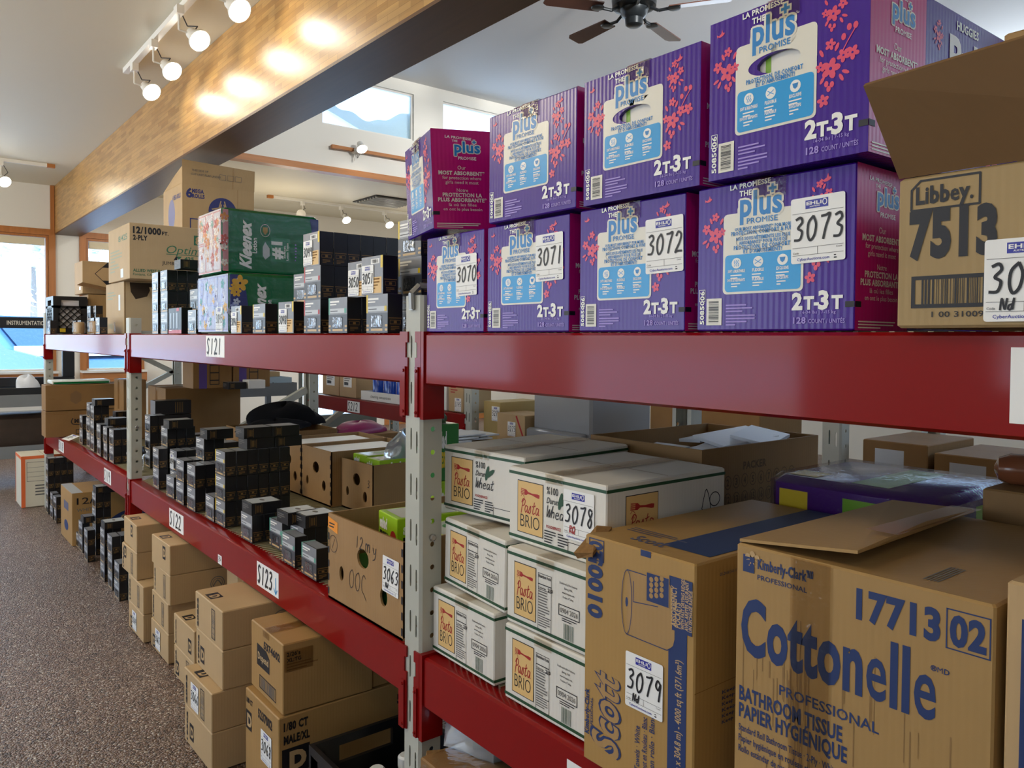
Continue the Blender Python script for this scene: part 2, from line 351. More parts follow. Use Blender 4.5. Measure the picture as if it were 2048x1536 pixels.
def carton(name, label, cat, X, near, left, z0, h, d, mat=None, py=700, yaw=0, tilt=(0, 0), group=None, seam=True, art=None, gap=.0015, tape=None, Y=None, wd=None, r=.004, open_top=False, build_body=True):
    """a box standing on height z0 (rack units above the eye) whose aisle face lies in the plane X between the picture columns LEFT and NEAR; local x into the rack, y away, z up (metres)"""
    y0 = yx(near, X, py) if Y is None else Y
    wd = (yx(left, X, py) - y0) * K - gap if wd is None else wd
    t = thing(name, label, cat, W(X, y0, z0) + Vector((0, gap / 2, .0005)), (tilt[0], tilt[1], math.radians(yaw)), group)
    h = h - .001; mat = mat or KRAFT
    if build_body:
        mb = MB()
        if open_top:
            q = .005
            for a, b in (((0, 0, 0), (d, wd, q)), ((0, 0, q), (q, wd, h)), ((d - q, 0, q), (d, wd, h)), ((q, 0, q), (d - q, q, h)), ((q, wd - q, q), (d - q, wd, h))): mb.box(a, b, mat)
        else: mb.rbox((0, 0, 0), (d, wd, h), mat, r)
        mb.build('body', t)
    (fr, _, _), (_, sd, _), (_, _, tp) = [frames(wd, d, h, MB()) for k in range(3)]
    if seam and not open_top: tp.rect(wd * .02, d / 2 - .001, wd * .96, .002, KEDGE)
    if art: art(t, wd, d, h, fr, sd, tp)
    for f in (fr, sd, tp):
        if f.mb.f: f.mb.build('lettering', t)
    if tape is not None and not open_top:
        mb = MB(); fr, sd, tp = frames(wd, d, h, mb); q = .048
        if tape == 'x':      # tape along the seam, lapping down the aisle face
            tp.rect(0, d / 2 - q / 2, wd, q, TAPE, 7); sd.rect(d / 2 - q / 2, h * .75, q, h * .25, TAPE, 7)
        else:
            tp.rect(wd / 2 - q / 2, 0, q, d, TAPE, 7); fr.rect(wd / 2 - q / 2, h * (1 - tape), q, h * tape, TAPE, 7)
        mb.build('tape', t)
    return t, wd, d, h
# ================================================================== the room
FLOORZ = -1.43
def floor_material():
    m = bpy.data.materials.new('pebble_floor'); m.use_nodes = True; n = m.node_tree; L = n.links.new; p = n.nodes['Principled BSDF']
    t = n.nodes.new('ShaderNodeTexCoord'); v = n.nodes.new('ShaderNodeTexVoronoi'); v.inputs['Scale'].default_value = 165; L(t.outputs['Object'], v.inputs['Vector'])
    sep = n.nodes.new('ShaderNodeSeparateColor'); L(v.outputs['Color'], sep.inputs[0])
    cr = n.nodes.new('ShaderNodeValToRGB'); L(sep.outputs[0], cr.inputs[0]); e = cr.color_ramp.elements
    e[0].position = 0; e[0].color = lin('463830'); e[1].position = .93; e[1].color = lin('d8cdc1')
    for pos, h in ((.2, '75594a'), (.45, '8b6f5c'), (.7, 'a48e7d')): x = e.new(pos); x.color = lin(h)
    cr.color_ramp.interpolation = 'CONSTANT'
    no = n.nodes.new('ShaderNodeTexNoise'); no.inputs['Scale'].default_value = 1.2; L(t.outputs['Object'], no.inputs['Vector'])
    mx = n.nodes.new('ShaderNodeMix'); mx.data_type = 'RGBA'; mx.blend_type = 'MULTIPLY'; mx.inputs[0].default_value = .5; L(cr.outputs[0], mx.inputs[6]); L(no.outputs[0], mx.inputs[7])
    L(mx.outputs[2], p.inputs['Base Color']); p.inputs['Roughness'].default_value = .3
    b = n.nodes.new('ShaderNodeBump'); b.inputs['Strength'].default_value = .7; b.inputs['Distance'].default_value = .005; b.invert = True; L(v.outputs['Distance'], b.inputs['Height']); L(b.outputs[0], p.inputs['Normal'])
    return m
def beam_material():
    m = bpy.data.materials.new('glulam'); m.use_nodes = True; n = m.node_tree; L = n.links.new; p = n.nodes['Principled BSDF']
    t = n.nodes.new('ShaderNodeTexCoord'); s = n.nodes.new('ShaderNodeSeparateXYZ'); c = n.nodes.new('ShaderNodeCombineXYZ'); L(t.outputs['Object'], s.inputs[0]); L(s.outputs[1], c.inputs[0]); L(s.outputs[2], c.inputs[1])
    b = n.nodes.new('ShaderNodeTexBrick'); L(c.outputs[0], b.inputs['Vector']); b.inputs['Scale'].default_value = 1; b.inputs['Brick Width'].default_value = .17; b.inputs['Row Height'].default_value = .027; b.inputs['Mortar Size'].default_value = .0006
    b.inputs['Color1'].default_value = lin('bb9257'); b.inputs['Color2'].default_value = lin('956a34'); b.inputs['Mortar'].default_value = lin('7a5529'); b.inputs['Bias'].default_value = -.35
    w_ = n.nodes.new('ShaderNodeTexNoise'); w_.inputs['Scale'].default_value = 3; mp = n.nodes.new('ShaderNodeMapping'); mp.inputs['Scale'].default_value = (14, 1, 14); L(t.outputs['Object'], mp.inputs[0]); L(mp.outputs[0], w_.inputs['Vector'])
    mx = n.nodes.new('ShaderNodeMix'); mx.data_type = 'RGBA'; mx.blend_type = 'OVERLAY'; mx.inputs[0].default_value = .35; L(b.outputs['Color'], mx.inputs[6]); L(w_.outputs[0], mx.inputs[7]); L(mx.outputs[2], p.inputs['Base Color'])
    p.inputs['Roughness'].default_value = .35; return m
def wood(key, h, axis=1):
    m = M(key, h, .45, .4); n = m.node_tree; L = n.links.new; p = n.nodes['Principled BSDF']
    t = n.nodes.new('ShaderNodeTexCoord'); mp = n.nodes.new('ShaderNodeMapping'); sc_ = [30, 30, 30]; sc_[axis] = 1.5; mp.inputs['Scale'].default_value = sc_; L(t.outputs['Object'], mp.inputs[0])
    no = n.nodes.new('ShaderNodeTexNoise'); no.inputs['Scale'].default_value = 1.5; no.inputs['Detail'].default_value = 5; L(mp.outputs[0], no.inputs['Vector'])
    mx = n.nodes.new('ShaderNodeMix'); mx.data_type = 'RGBA'; c = lin(h); mx.inputs[6].default_value = tuple(x * .7 for x in c[:3]) + (1,); mx.inputs[7].default_value = tuple(min(1, x * 1.25) for x in c[:3]) + (1,)
    L(no.outputs[0], mx.inputs[0]); L(mx.outputs[2], p.inputs['Base Color']); return m
WALLM = M('wall_paint', 'e6e4dc', .7, .3, bump=.06, bscale=40)
CEILM = M('ceiling_paint', 'dcd6c2', .6, .4, bump=.05, bscale=18)
CEILH = M('high_ceiling_paint', 'd9dbdc', .6, .4, bump=.05, bscale=18)
GLULAM = beam_material(); OAKX = wood('oak_trim_x', 'b97a45', 0); OAKZ = wood('oak_trim_z', 'b0713c', 2); DKWOOD = wood('dark_soffit', '5b3c22', 1)
WHITEM = M('white_metal', 'e9e8e2', .35); SNOW = M('snow', 'f4f7fb', .8)
def struct(name, mb, parent=None):
    o = mb.build(name, parent)
    return o if parent is not None else tag(o, kind='structure')
def wall(name, plane, at, thick, a0, a1, z0, z1, holes, m):
    """a wall in rack units with real openings; plane 'Y' runs along X at Y=at, plane 'X' runs along Y at X=at"""
    us = sorted({a0, a1} | {h[0] for h in holes} | {h[1] for h in holes}); vs = sorted({z0, z1} | {h[2] for h in holes} | {h[3] for h in holes}); mb = MB()
    for i in range(len(us) - 1):
        for j in range(len(vs) - 1):
            cu, cv = (us[i] + us[i + 1]) / 2, (vs[j] + vs[j + 1]) / 2
            if any(h[0] < cu < h[1] and h[2] < cv < h[3] for h in holes): continue
            if plane == 'Y': mb.box(W(us[i], at, vs[j]), W(us[i + 1], at + thick, vs[j + 1]), m)
            else: mb.box(W(at, us[i], vs[j]), W(at + thick, us[i + 1], vs[j + 1]), m)
    return struct(name, mb)
YW, XL, XR, YB, YH = 11.4, -3.6, 9.2, -4.5, 8.08
ZC, ZH = 1.9, 3.05
mb = MB(); mb.box(W(XL, YB, FLOORZ - .1), W(XR, YW + .12, FLOORZ), floor_material()); struct('floor', mb)
WIN1, WIN2, DOOR, CL1, CL2, CL3 = (-1.7, 1.58, -.42, 1.27), (2.0, 2.62, -.42, 1.27), (4.9, 6.25, FLOORZ + .02, .95), (3.74, 4.915, 2.36, 2.91), (5.33, 6.95, 2.36, 2.91), (7.35, 8.9, 2.36, 2.91)
wall('wall_far', 'Y', YW, .12, XL, XR, FLOORZ, ZC + .1, [WIN1, WIN2, DOOR], WALLM)
LW = [(-2.4, -1.0, -.3, 1.3), (1.0, 2.0, -.3, 1.3), (3.4, 6.0, -.9, 1.3), (7.0, 10.4, -.5, 1.3)]
wall('wall_left', 'X', XL - .12, .12, YB, YW + .12, FLOORZ, ZC + .1, LW, WALLM)
BACKW = [(2.1, 5.3, 1.98, 2.98), (5.6, 9.0, 1.98, 2.98)]
wall('wall_back', 'Y', YB - .12, .12, XL, XR, FLOORZ, ZH + .1, BACKW, WALLM)
for w_ in BACKW: portal((w_[0] + w_[1]) / 2, YB + .01, (w_[2] + w_[3]) / 2, w_[1] - w_[0], w_[3] - w_[2], (PI / 2, 0, 0))
RW = [(-3.6, .0, 1.98, 2.98), (.6, 4.0, 1.98, 2.98), (4.6, 7.7, 1.98, 2.98)]
wall('wall_right', 'X', XR, .12, YB, YW + .12, FLOORZ, ZH + .1, RW, WALLM)
for w_ in RW: portal(XR - .01, (w_[0] + w_[1]) / 2, (w_[2] + w_[3]) / 2, w_[3] - w_[2], w_[1] - w_[0], (0, PI / 2, 0))
wall('wall_upper', 'Y', YH, .12, 1.7, XR, ZC, ZH + .1, [CL1, CL2, CL3], WALLM)
wall('wall_side', 'X', 1.72, .1, YB, YH, ZC, ZH + .1, [], WALLM)
mb = MB(); mb.box(W(XL - .12, YB, ZC), W(1.72, YW + .12, ZC + .1), CEILM); mb.box(W(1.72, YH + .121, ZC), W(XR, YW + .12, ZC + .1), CEILM); struct('ceiling', mb)
mb = MB(); mb.box(W(1.72, YB, ZH), W(XR, YH + .12, ZH + .1), CEILH); struct('ceiling_high', mb)
mb = MB(); mb.box(W(1.65, YB, 1.30), W(1.94, YW - .005, ZC - .002), GLULAM); mb.box(W(1.65, YB, 1.285), W(1.94, YW - .005, 1.30), DKWOOD); struct('trim_1', mb)  # glulam beam with a thin darker board along its underside
mb = MB(); mb.box(W(1.945, YH - .03, ZC - .07), W(XR - .01, YH + .1, ZC - .003), OAKX); struct('trim_2', mb)
mb = MB(); mb.box(W(1.60, YW - .035, 1.27), W(1.645, YW - .003, ZC - .003), OAKZ); struct('trim_3', mb)
mb = MB()
for x0, x1 in ((XL, 4.78), (6.37, XR)): mb.box(W(x0 + .02, YW - .02, FLOORZ), W(x1 - .02, YW - .002, FLOORZ + .11), OAKX)
struct('baseboard_far', mb)
def window(i, w_, frame_m, sill=True, blind=True):
    x0, x1, z0, z1 = w_; t = .075; mb = MB(); y0, y1 = YW - .03, YW + .1
    mb.box(W(x0 - t, y0, z1), W(x1 + t, YW - .003, z1 + t), frame_m); mb.box(W(x0 - t, y0, z0 - .02), W(x0, YW - .003, z1), frame_m); mb.box(W(x1, y0, z0 - .02), W(x1 + t, YW - .003, z1), frame_m)
    mb.box(W(x0 + .002, YW - .003, z1 - .03), W(x1 - .002, y1, z1 - .002), frame_m); mb.box(W(x0 + .002, YW - .003, z0), W(x0 + .03, y1, z1 - .03), frame_m); mb.box(W(x1 - .03, YW - .003, z0), W(x1 - .002, y1, z1 - .03), frame_m)
    o = struct('window_%d' % i, mb)
    mb = MB(); mb.box(W(x0 + .03, YW + .055, z0 + .01), W(x1 - .03, YW + .062, z1 - .03), GLASS); mb.build('pane', o)
    if sill:
        mb = MB(); mb.box(W(x0 - t, YW - .2, z0 - .05), W(x1 + t, YW + .09, z0 - .022), WHITEM); mb.box(W(x0 - t, YW - .17, z0 - .17), W(x1 + t, YW - .003, z0 - .052), OAKX); mb.build('sill', o)
    if blind:
        mb = MB(); mb.box(W(x0 + .04, YW + .01, z1 - .13), W(x1 - .04, YW + .05, z1 - .035), M('blind_cream', 'd9cfb4', .7))
        for k in range(4): mb.box(W(x0 + .04, YW + .004, z1 - .055 - k * .022), W(x1 - .04, YW + .056, z1 - .05 - k * .022), M('blind_cream'))
        mb.build('blind', o)
window(1, WIN1, OAKZ); window(2, WIN2, OAKZ)
mb = MB(); x0, x1, z0, z1 = DOOR; DG = M('door_frame_grey', '4f5350', .4, metal=.4)
for a, b in (((x0, YW, z0), (x0 + .07, YW + .1, z1)), ((x1 - .07, YW, z0), (x1, YW + .1, z1)), ((x0 + .07, YW, z1 - .07), (x1 - .07, YW + .1, z1)), ((x0 + .07, YW, z0), (x1 - .07, YW + .1, z0 + .2)), ((x0 + .62, YW, z0 + .2), (x0 + .70, YW + .1, z1 - .07))): mb.box(W(*a), W(*b), DG)
o = struct('door_1', mb); mb = MB(); mb.box(W(x0 + .07, YW + .045, z0 + .2), W(x1 - .07, YW + .055, z1 - .07), GLASS); mb.build('pane', o)
for i, (x0, x1, z0, z1) in enumerate((CL1, CL2, CL3)):
    mb = MB(); q = .022
    for a, b in (((x0, YH + .03, z0), (x1, YH + .09, z0 + q)), ((x0, YH + .03, z1 - q), (x1, YH + .09, z1)), ((x0, YH + .03, z0 + q), (x0 + q, YH + .09, z1 - q)), ((x1 - q, YH + .03, z0 + q), (x1, YH + .09, z1 - q))): mb.box(W(*a), W(*b), WHITEM)
    o = struct('window_%d' % (i + 3), mb); mb = MB(); mb.box(W(x0 + q, YH + .055, z0 + q), W(x1 - q, YH + .06, z1 - q), GLASS); mb.build('pane', o)
    portal((x0 + x1) / 2, YH - .01, (z0 + z1) / 2, x1 - x0, z1 - z0, (-PI / 2, 0, 0))
for w_ in (WIN1, WIN2, DOOR): portal((w_[0] + w_[1]) / 2, YW - .04, (w_[2] + w_[3]) / 2, w_[1] - w_[0], w_[3] - w_[2], (-PI / 2, 0, 0))
for w_ in LW: portal(XL + .01, (w_[0] + w_[1]) / 2, (w_[2] + w_[3]) / 2, w_[3] - w_[2], w_[1] - w_[0], (0, -PI / 2, 0))
# snow lying against the first high window and on the low roof outside
mb = MB(); n = 26; a, b = CL1[0] + .03, CL1[1] - .01
def snow_top(t): return .02 + .20 * t ** 1.6 + .26 * max(0, t - .62) + .10 * math.exp(-((t - .03) / .05) ** 2) * 2.2 + .02 * math.sin(23 * t)
for i in range(n):
    t0, t1 = i / n, (i + 1) / n; xa, xb = a + (b - a) * t0, a + (b - a) * t1; lo = lambda t: max(-.01, .22 - .42 * t)
    mb.hexa([W(xa, YH + .10, 2.36 + lo(t0)), W(xb, YH + .10, 2.36 + lo(t1)), W(xb, YH + .5, 2.36 + lo(t1)), W(xa, YH + .5, 2.36 + lo(t0)),
             W(xa, YH + .10, 2.36 + lo(t0) + .08 + snow_top(t0) * .9), W(xb, YH + .10, 2.36 + lo(t1) + .08 + snow_top(t1) * .9), W(xb, YH + .5, 2.40 + lo(t1) + snow_top(t1)), W(xa, YH + .5, 2.40 + lo(t0) + snow_top(t0))], SNOW)
tag(mb.build('snow_drift'), 'bank of snow lying against the glass of the high window', 'snow', kind='stuff')
mb = MB(); mb.box(W(1.9, YH + .13, 1.95 + .06), W(XR + .1, YW + .3, 2.1), SNOW); struct('roof_snow', mb)
mb = MB(); mb.box((-60, W(0, YW + .3, 0).y, -.12), (60, 90, -.04), SNOW); struct('ground_snow', mb)
# ------------------------------------------------------------------ outside the big window
t = thing('parked_car', 'snow-dusted pale blue car parked outside the big window', 'car', W(1.75, 17.0, FLOORZ - .03), (0, 0, math.radians(28)))
CARB = M('car_body', '4d77a8', .35, .5, coat=.5); CARG = M('car_glass', '33506c', .1)
mb = MB()
prof = [(-.9, .45), (-2.3, .5), (-2.4, .95), (-1.3, 1.12), (-.55, 1.62), (1.3, 1.66), (2.1, 1.2), (2.3, .9), (2.25, .45)]
for (ya, za), (yb, zb) in zip(prof, prof[1:] + prof[:1]): mb.face([(-.95, ya, za), (-.95, yb, zb), (.95, yb, zb), (.95, ya, za)], CARB)
mb.face([(-.95, a_, b_) for a_, b_ in prof], CARB); mb.face([(.95, a_, b_) for a_, b_ in reversed(prof)], CARB); mb.build('body', t)
mb = MB(); mb.face([(-.8, -1.32, 1.14), (.8, -1.32, 1.14), (.72, -.6, 1.61), (-.72, -.6, 1.61)], CARG)
mb2 = MB(); mb2.v = [(a_, b_ - .02, c_ + .015) for a_, b_, c_ in mb.v]; mb2.f = mb.f; mb2.mi = mb.mi; mb2.m = mb.m; mb2.build('windscreen', t)
mb = MB(); mb.box((-.9, -2.3, 1.02), (.9, -1.4, 1.16), SNOW); mb.build('hood_snow', t)
for sx_ in (-.85, .85):
    for sy_ in (-1.55, 1.4):
        mb = MB(); mb.tube((sx_ - .1, sy_, .34), (sx_ + .1, sy_, .34), .34, M('tyre', '2a2b2d', .8), 18); mb.build('wheel', t)
for k, (x, y, h) in enumerate(((2.5, 30, 5.5), (4.6, 37, 6.5), (6.3, 33, 5))):
    t = thing('bare_tree', ['pale tree standing far off beyond the parked car', 'tall pale tree far off behind the car roof', 'pale tree seen through the narrow window'][k], 'tree', W(x, y, FLOORZ - .03), group='trees outside')
    mb = MB(); mb.tube((0, 0, 0), (0, 0, h * .6), .16, M('bark', '8d8078', .9), 8, .07); mb.build('trunk', t)
    mb = MB(); r = random.Random(k)
    for i in range(160):
        a_, e, q = r.uniform(0, 6.28), r.uniform(.3, 1), r.uniform(.1, .45); R_ = h * .3 * math.sqrt(r.random()) * (1.15 - e)
        p_ = Vector((R_ * math.cos(a_), R_ * math.sin(a_), h * e)); s_ = Vector((q * math.cos(a_), q * math.sin(a_), -q * .3)); u_ = Vector((-math.sin(a_), math.cos(a_), 0)) * q * .5
        mb.face([p_ - u_, p_ + s_, p_ + u_, p_ - s_ * .3 + Vector((0, 0, q * .5))], M('overexposed_needles', 'd3dad8', .8))  # overexposure outdoors is put into the pale crown colour
    mb.build('crown', t)
t = thing('fence', 'red fence far off across the snowy lot', 'fence', W(.6, 26, FLOORZ - .03)); mb = MB()
for z in (.5, 1.0): mb.box((0, 0, z), (6, .05, z + .12), M('fence_red', 'b8474c', .6))
mb.build('rail', t)
for k in range(5): mb = MB(); mb.box((k * 1.45, .05, 0), (k * 1.45 + .1, .15, 1.3), M('fence_red')); mb.build('post', t)
# ------------------------------------------------------------------ track lights
BULB = M('lit_bulb', (1, .93, .78), emit=22); WIREB = M('black_wire', '26262a', .5)
def track(name, label, a, b, heads, m_rail, tips=None, watt=5, group='track lights'):
    """ceiling rail from a to b (rack units); heads: (point on rail, bulb point, aim, lit)"""
    t = thing(name, label, 'track light', W(*a), group=group); o0 = W(*a)
    mb = MB(); d = (W(*b) - o0); n_ = d.normalized(); s_ = n_.cross(Vector((0, 0, 1))).normalized() * .017; z_ = Vector((0, 0, .032))
    mb.hexa([-s_ - z_, s_ - z_, d + s_ - z_, d - s_ - z_, -s_, s_, d + s_, d - s_], m_rail); mb.build('rail', t)
    if tips:
        mb = MB(); q = n_ * .07; mb.hexa([-s_ * 1.15 - z_ * 1.1 - q, s_ * 1.15 - z_ * 1.1 - q, s_ * 1.15 - z_ * 1.1, -s_ * 1.15 - z_ * 1.1, -s_ * 1.15 - q, s_ * 1.15 - q, s_ * 1.15, -s_ * 1.15], tips); mb.build('end_cap', t)
    for rp, bp, aim, lit in heads:
        rp, bp, aim = W(*rp) - o0, W(*bp) - o0, (W(*aim) - W(*bp)).normalized()
        mb = MB(); mb.box(rp + Vector((-.018, -.03, -.075)), rp + Vector((.018, .03, -.033)), WHITEM); mb.tube(rp + Vector((0, 0, -.075)), rp + Vector((0, 0, -.15)), .006, WHITEM, 8)
        k = bp - aim * .07; mb.tube(rp + Vector((0, 0, -.15)), k, .005, WHITEM, 8); mb.lathe([(.010, -.07), (.030, -.065), (.034, -.02), (.05, .0), (.056, .012), (.056, .022)], WHITEM, bp - aim * .022, 20, aim)
        h = mb.build('lamp_head', t, True)
        mb = MB(); mb.lathe([(.052, -.004), (.05, .002), (.03, .007), (.008, .009)], BULB if lit else M('frosted_bulb', 'dcd8cc', .4), bp + aim * .002, 20, aim); mb.build('bulb', h, True)
        mb = MB(); mb.path([rp + Vector((.02, .02, -.06)), rp + Vector((.05, .03, -.11)), rp * .5 + bp * .5 + Vector((.04, 0, -.02)), k + Vector((.0, 0, .01))], .003, WIREB, 6); mb.build('cord', h)
        if lit:
            l = lamp('spot', 'SPOT', (0, 0, 0), watt, (1, .84, .62), spot_size=math.radians(100), spot_blend=.9, shadow_soft_size=.05)
            l.location = o0 + bp + aim * .03; l.rotation_euler = aim.to_track_quat('-Z', 'Y').to_euler()
def at_h(px, py, z):          # the point of the level plane z on the sight line through a picture point
    d = rt * ((px - 1024) / F_PX) + up * ((CY - py) / F_PX) + fw
    return (d.x * z / d.z, d.y * z / d.z, z)
hd = []
for px, py, k in ((480, 22, .2), (400, 82, .2), (345, 143, .2), (304, 185, .2)):
    b = at_h(px, py, ZC - .22); hd.append(((b[0] - .1, b[1] + .05, ZC), b, (b[0] + .45, b[1] - 1.2, b[2] - 1.0), True))
track('track_light', 'white ceiling track with four lit spots beside the wooden beam', (hd[-1][0][0], hd[-1][0][1] + .25, ZC - .001), (hd[0][0][0], .5, ZC - .001), hd, WHITEM, watt=1.3)
a = at_h(95, 326, ZC); b = at_h(-140, 290, ZC); l = at_h(10, 364, ZC - .26)
track('track_light', 'short ceiling track with one lit lamp above the big window', (a[0], l[1] + .05, ZC - .001), (a[0] - 1.6, l[1] + .05, ZC - .001), [((l[0] - .03, l[1] + .05, ZC), l, (l[0] + .4, l[1] - 1.2, l[2] - .8), True)], WHITEM, OAKX)
a = at_h(546, 391, ZC); hl = [((at_h(612, 396, ZC)[0], a[1], ZC), (at_h(616, 424, ZC - .21)[0], a[1] - .03, ZC - .21), (4, a[1] - .9, 1.2), False)]
for px in (690, 776): x = xy(px, a[1], 448); hl.append(((x - .06, a[1], ZC), (x, a[1] - .05, ZC - .23), (x, a[1] - .8, .9), True))
track('track_light', 'ceiling track with hanging lamps above the far stacks of tissue', (a[0], a[1], ZC - .001), (a[0] + 4.2, a[1], ZC - .001), hl, WHITEM, OAKX)
x = xy(720, YH - .15, 305)
track('track_light', 'track light mounted on the white wall below the high windows', (xy(676, YH - .06, 300), YH - .06, 2.13), (8.6, YH - .06, 2.13), [((x - .02, YH - .06, 2.16), (x, YH - .2, 2.10), (x, YH - 1.0, 1.0), True)], OAKX, OAKX)
# ceiling vent
p0 = at_h(728, 396, ZC); t = thing('ceiling_vent', 'white slatted air vent in the ceiling beyond the trim', 'vent', W(p0[0], p0[1], ZC)); mb = MB()
mb.box((0, -.3, -.012), (.62, .3, -.001), M('vent_dark', '30302f', .7)); mb.build('frame', t); mb = MB()
for k in range(8): mb.box((.02, -.27 + k * .07, -.03), (.60, -.25 + k * .07, -.013), M('vent_grey', 'b6b5ae', .5))
mb.build('slats', t)
# ceiling fan
hub = Vector(at_h(1268, 38, 2.62)); t = thing('ceiling_fan', 'dark ceiling fan with five brown blades', 'fan', W(hub.x, hub.y, 2.62)); FM = M('fan_bronze', '2b3034', .3, .6, metal=.5); FB = M('fan_walnut', '5a3a30', .35, coat=.25)
mb = MB(); mb.lathe([(.105, .07), (.16, .085), (.165, .14), (.15, .20), (.05, .22)], FM); mb.tube((0, 0, .2), (0, 0, (ZH - 2.62) * K - .001), .014, FM); mb.lathe([(.06, .32), (.07, .38)], FM); mb.build('motor', t, True)
mb = MB(); mb.lathe([(.045, -.055), (.062, -.045), (.066, .0), (.09, .02), (.105, .068)], FM); mb.build('switch_housing', t, True)
away = math.atan2(hub.y, hub.x)
for k in range(5):
    a_ = away + math.radians(-100 + 72 * k); c_, s_ = math.cos(a_), math.sin(a_); tl = .2
    P = lambda r_, w_, z=0: (r_ * c_ - w_ * s_ * math.cos(tl), r_ * s_ + w_ * c_ * math.cos(tl), .05 + z + w_ * math.sin(tl))
    mb = MB(); pts = [(.26, -.055), (.66, -.07), (.69, -.05), (.69, .05), (.66, .07), (.26, .055)]
    mb.mesh3([P(r_, w_) for r_, w_ in pts] + [P(r_, w_, .008) for r_, w_ in pts], [tuple(range(5, -1, -1)), tuple(range(6, 12))] + [(i, (i + 1) % 6, 6 + (i + 1) % 6, 6 + i) for i in range(6)], FB); bl = mb.build('blade', t)
    mb = MB(); mb.path([P(.12, 0, .02), P(.18, 0, -.01), P(.27, 0, -.004)], .012, FM); mb.lathe([(.05, -.004), (.045, -.012), (.02, -.016)], FM, P(.29, 0), 14); mb.build('blade_iron', bl, True)
# ================================================================== racks
def holed(mb, O, U, V, w_, cells, m, depth=.0025):
    """a sheet w_ wide built up of stacked cells (v0, v1, holes) with real openings; holes (cu, cv, a, b) one per column"""
    O, U, V = Vector(O), Vector(U), Vector(V); N = U.cross(V)
    P = lambda u, v: O + U * u + V * v
    for v0, v1, hs in cells:
        if not hs: mb.face([P(0, v0), P(w_, v0), P(w_, v1), P(0, v1)], m); continue
        n = len(hs); cw = w_ / n
        for i, (cu, cv, a, b) in enumerate(hs):
            u0_, u1_ = i * cw, (i + 1) * cw; pr = []; pe = []
            sq = b > 2.5 * a
            for k in range(16):
                t_ = 2 * PI * (k + .5) / 16; x, y = math.cos(t_), math.sin(t_); s_ = 1 / max(abs(x), abs(y))
                bx, by = x * s_, y * s_
                pr.append(P((u0_ + u1_) / 2 + bx * cw / 2, (v0 + v1) / 2 + by * (v1 - v0) / 2)); pe.append(P(cu + (bx if sq else x) * a, cv + (by if sq else y) * b))
            for k in range(16):
                j = (k + 1) % 16; mb.face([pr[k], pr[j], pe[j], pe[k]], m); mb.face([pe[k], pe[j], pe[j] - N * depth, pe[k] - N * depth], m)
            c4 = [P(u0_, v0), P(u1_, v0), P(u1_, v1), P(u0_, v1)]
            for q, (k, j) in zip(c4, ((9, 10), (13, 14), (1, 2), (5, 6))): mb.face([q, pr[j], pr[k]], m)
PW, PD = .070, .048
def post_mesh(top, flip=1):
    """column with slots in the aisle face (-x side) and round holes in its flanks; base at the floor, aisle-near corner at the origin, y away"""
    mb = MB(); n = int(top / .1016); cs = []; z = 0
    for k in range(n): cs.append((k * .1016, (k + 1) * .1016, [(PW * .33, k * .1016 + .05, .0032, .024), (PW * .67, k * .1016 + .044, .0032, .024)]))
    cs.append((n * .1016, top, []))
    holed(mb, (0, PW - .006, 0), (0, -1, 0), (0, 0, 1), PW - .012, cs, POST)
    n = int(top / .0508); cs = [(k * .0508, (k + 1) * .0508, [(PD * .52, k * .0508 + .022, .0058, .0058)]) for k in range(n)] + [(n * .0508, top, [])]
    holed(mb, (.006, 0, 0), (1, 0, 0), (0, 0, 1), PD, cs, POST); holed(mb, (.006 + PD, PW, 0), (-1, 0, 0), (0, 0, 1), PD, cs, POST)
    for (a_, b_), (c_, d_) in (((0, .006), (.006, 0)), ((.006, PW), (0, PW - .006))): mb.face([(c_, d_, 0), (a_, b_, 0), (a_, b_, top), (c_, d_, top)][::-1], POST)
    for y in (0, PW):
        y2 = .014 if y == 0 else PW - .014; mb.face([(.006 + PD, y, 0), (.006 + PD, y2, 0), (.006 + PD, y2, top), (.006 + PD, y, top)], POST)
    return mb.data('post')
DEPTH = 1.08          # rack depth in rack units
def upright(label, X, Y, top_z, depth=DEPTH, back=True, clip=False):
    top = (top_z - FLOORZ) * K; t = thing('rack_upright', label, 'rack upright', W(X, Y, FLOORZ), group='pallet rack uprights')
    pm = post_mesh(top); link('post', pm, t)
    if back:
        o = link('post', pm, t); o.location = (depth * K, PW, 0); o.rotation_euler = (0, 0, PI)
        d0, d1 = PD + .012, depth * K - PD - .012; zs = [.12]; up_ = True; k = 0
        mb = MB(); q = .018
        def brace(x0, z0, x1, z1):
            m_ = MB(); L_ = math.hypot(x1 - x0, z1 - z0); n_ = Vector((-(z1 - z0) / L_, 0, (x1 - x0) / L_)) * q
            a_, b_ = Vector((x0, PW / 2 - .018, z0)), Vector((x1, PW / 2 - .018, z1)); e = Vector((0, .036, 0))
            m_.hexa([a_ - n_, b_ - n_, b_ - n_ + e, a_ - n_ + e, a_ + n_, b_ + n_, b_ + n_ + e, a_ + n_ + e], POST); m_.build('brace', t)
        z = .1
        while z + .45 < top: brace(d0, z, d1, z + .45) if k % 2 else brace(d1, z, d0, z + .45); z += .45; k += 1
        brace(d0, top - .08, d1, top - .08)
    mb = MB()
    for zz in (.53, .85): mb.lathe([(.008, 0), (.008, .004), (.005, .006)], STEEL, (.03, -.001, zz), 10, (0, -1, 0))
    mb.build('bolt', t)
    if clip:
        mb = MB(); mb.path([(-.004, PW * .45, top - .03), (-.006, PW * .45, top + .004), (.012, PW * .4, top + .022), (.035, PW * .2, top + .02), (.04, PW * .15, top - .002)], .0075, STEEL, 8); mb.box((-.006, PW * .38, top - .032), (-.001, PW * .62, top + .006), STEEL); mb.build('tie_clip', t, True)
    return t
BH, BT = .111, .058
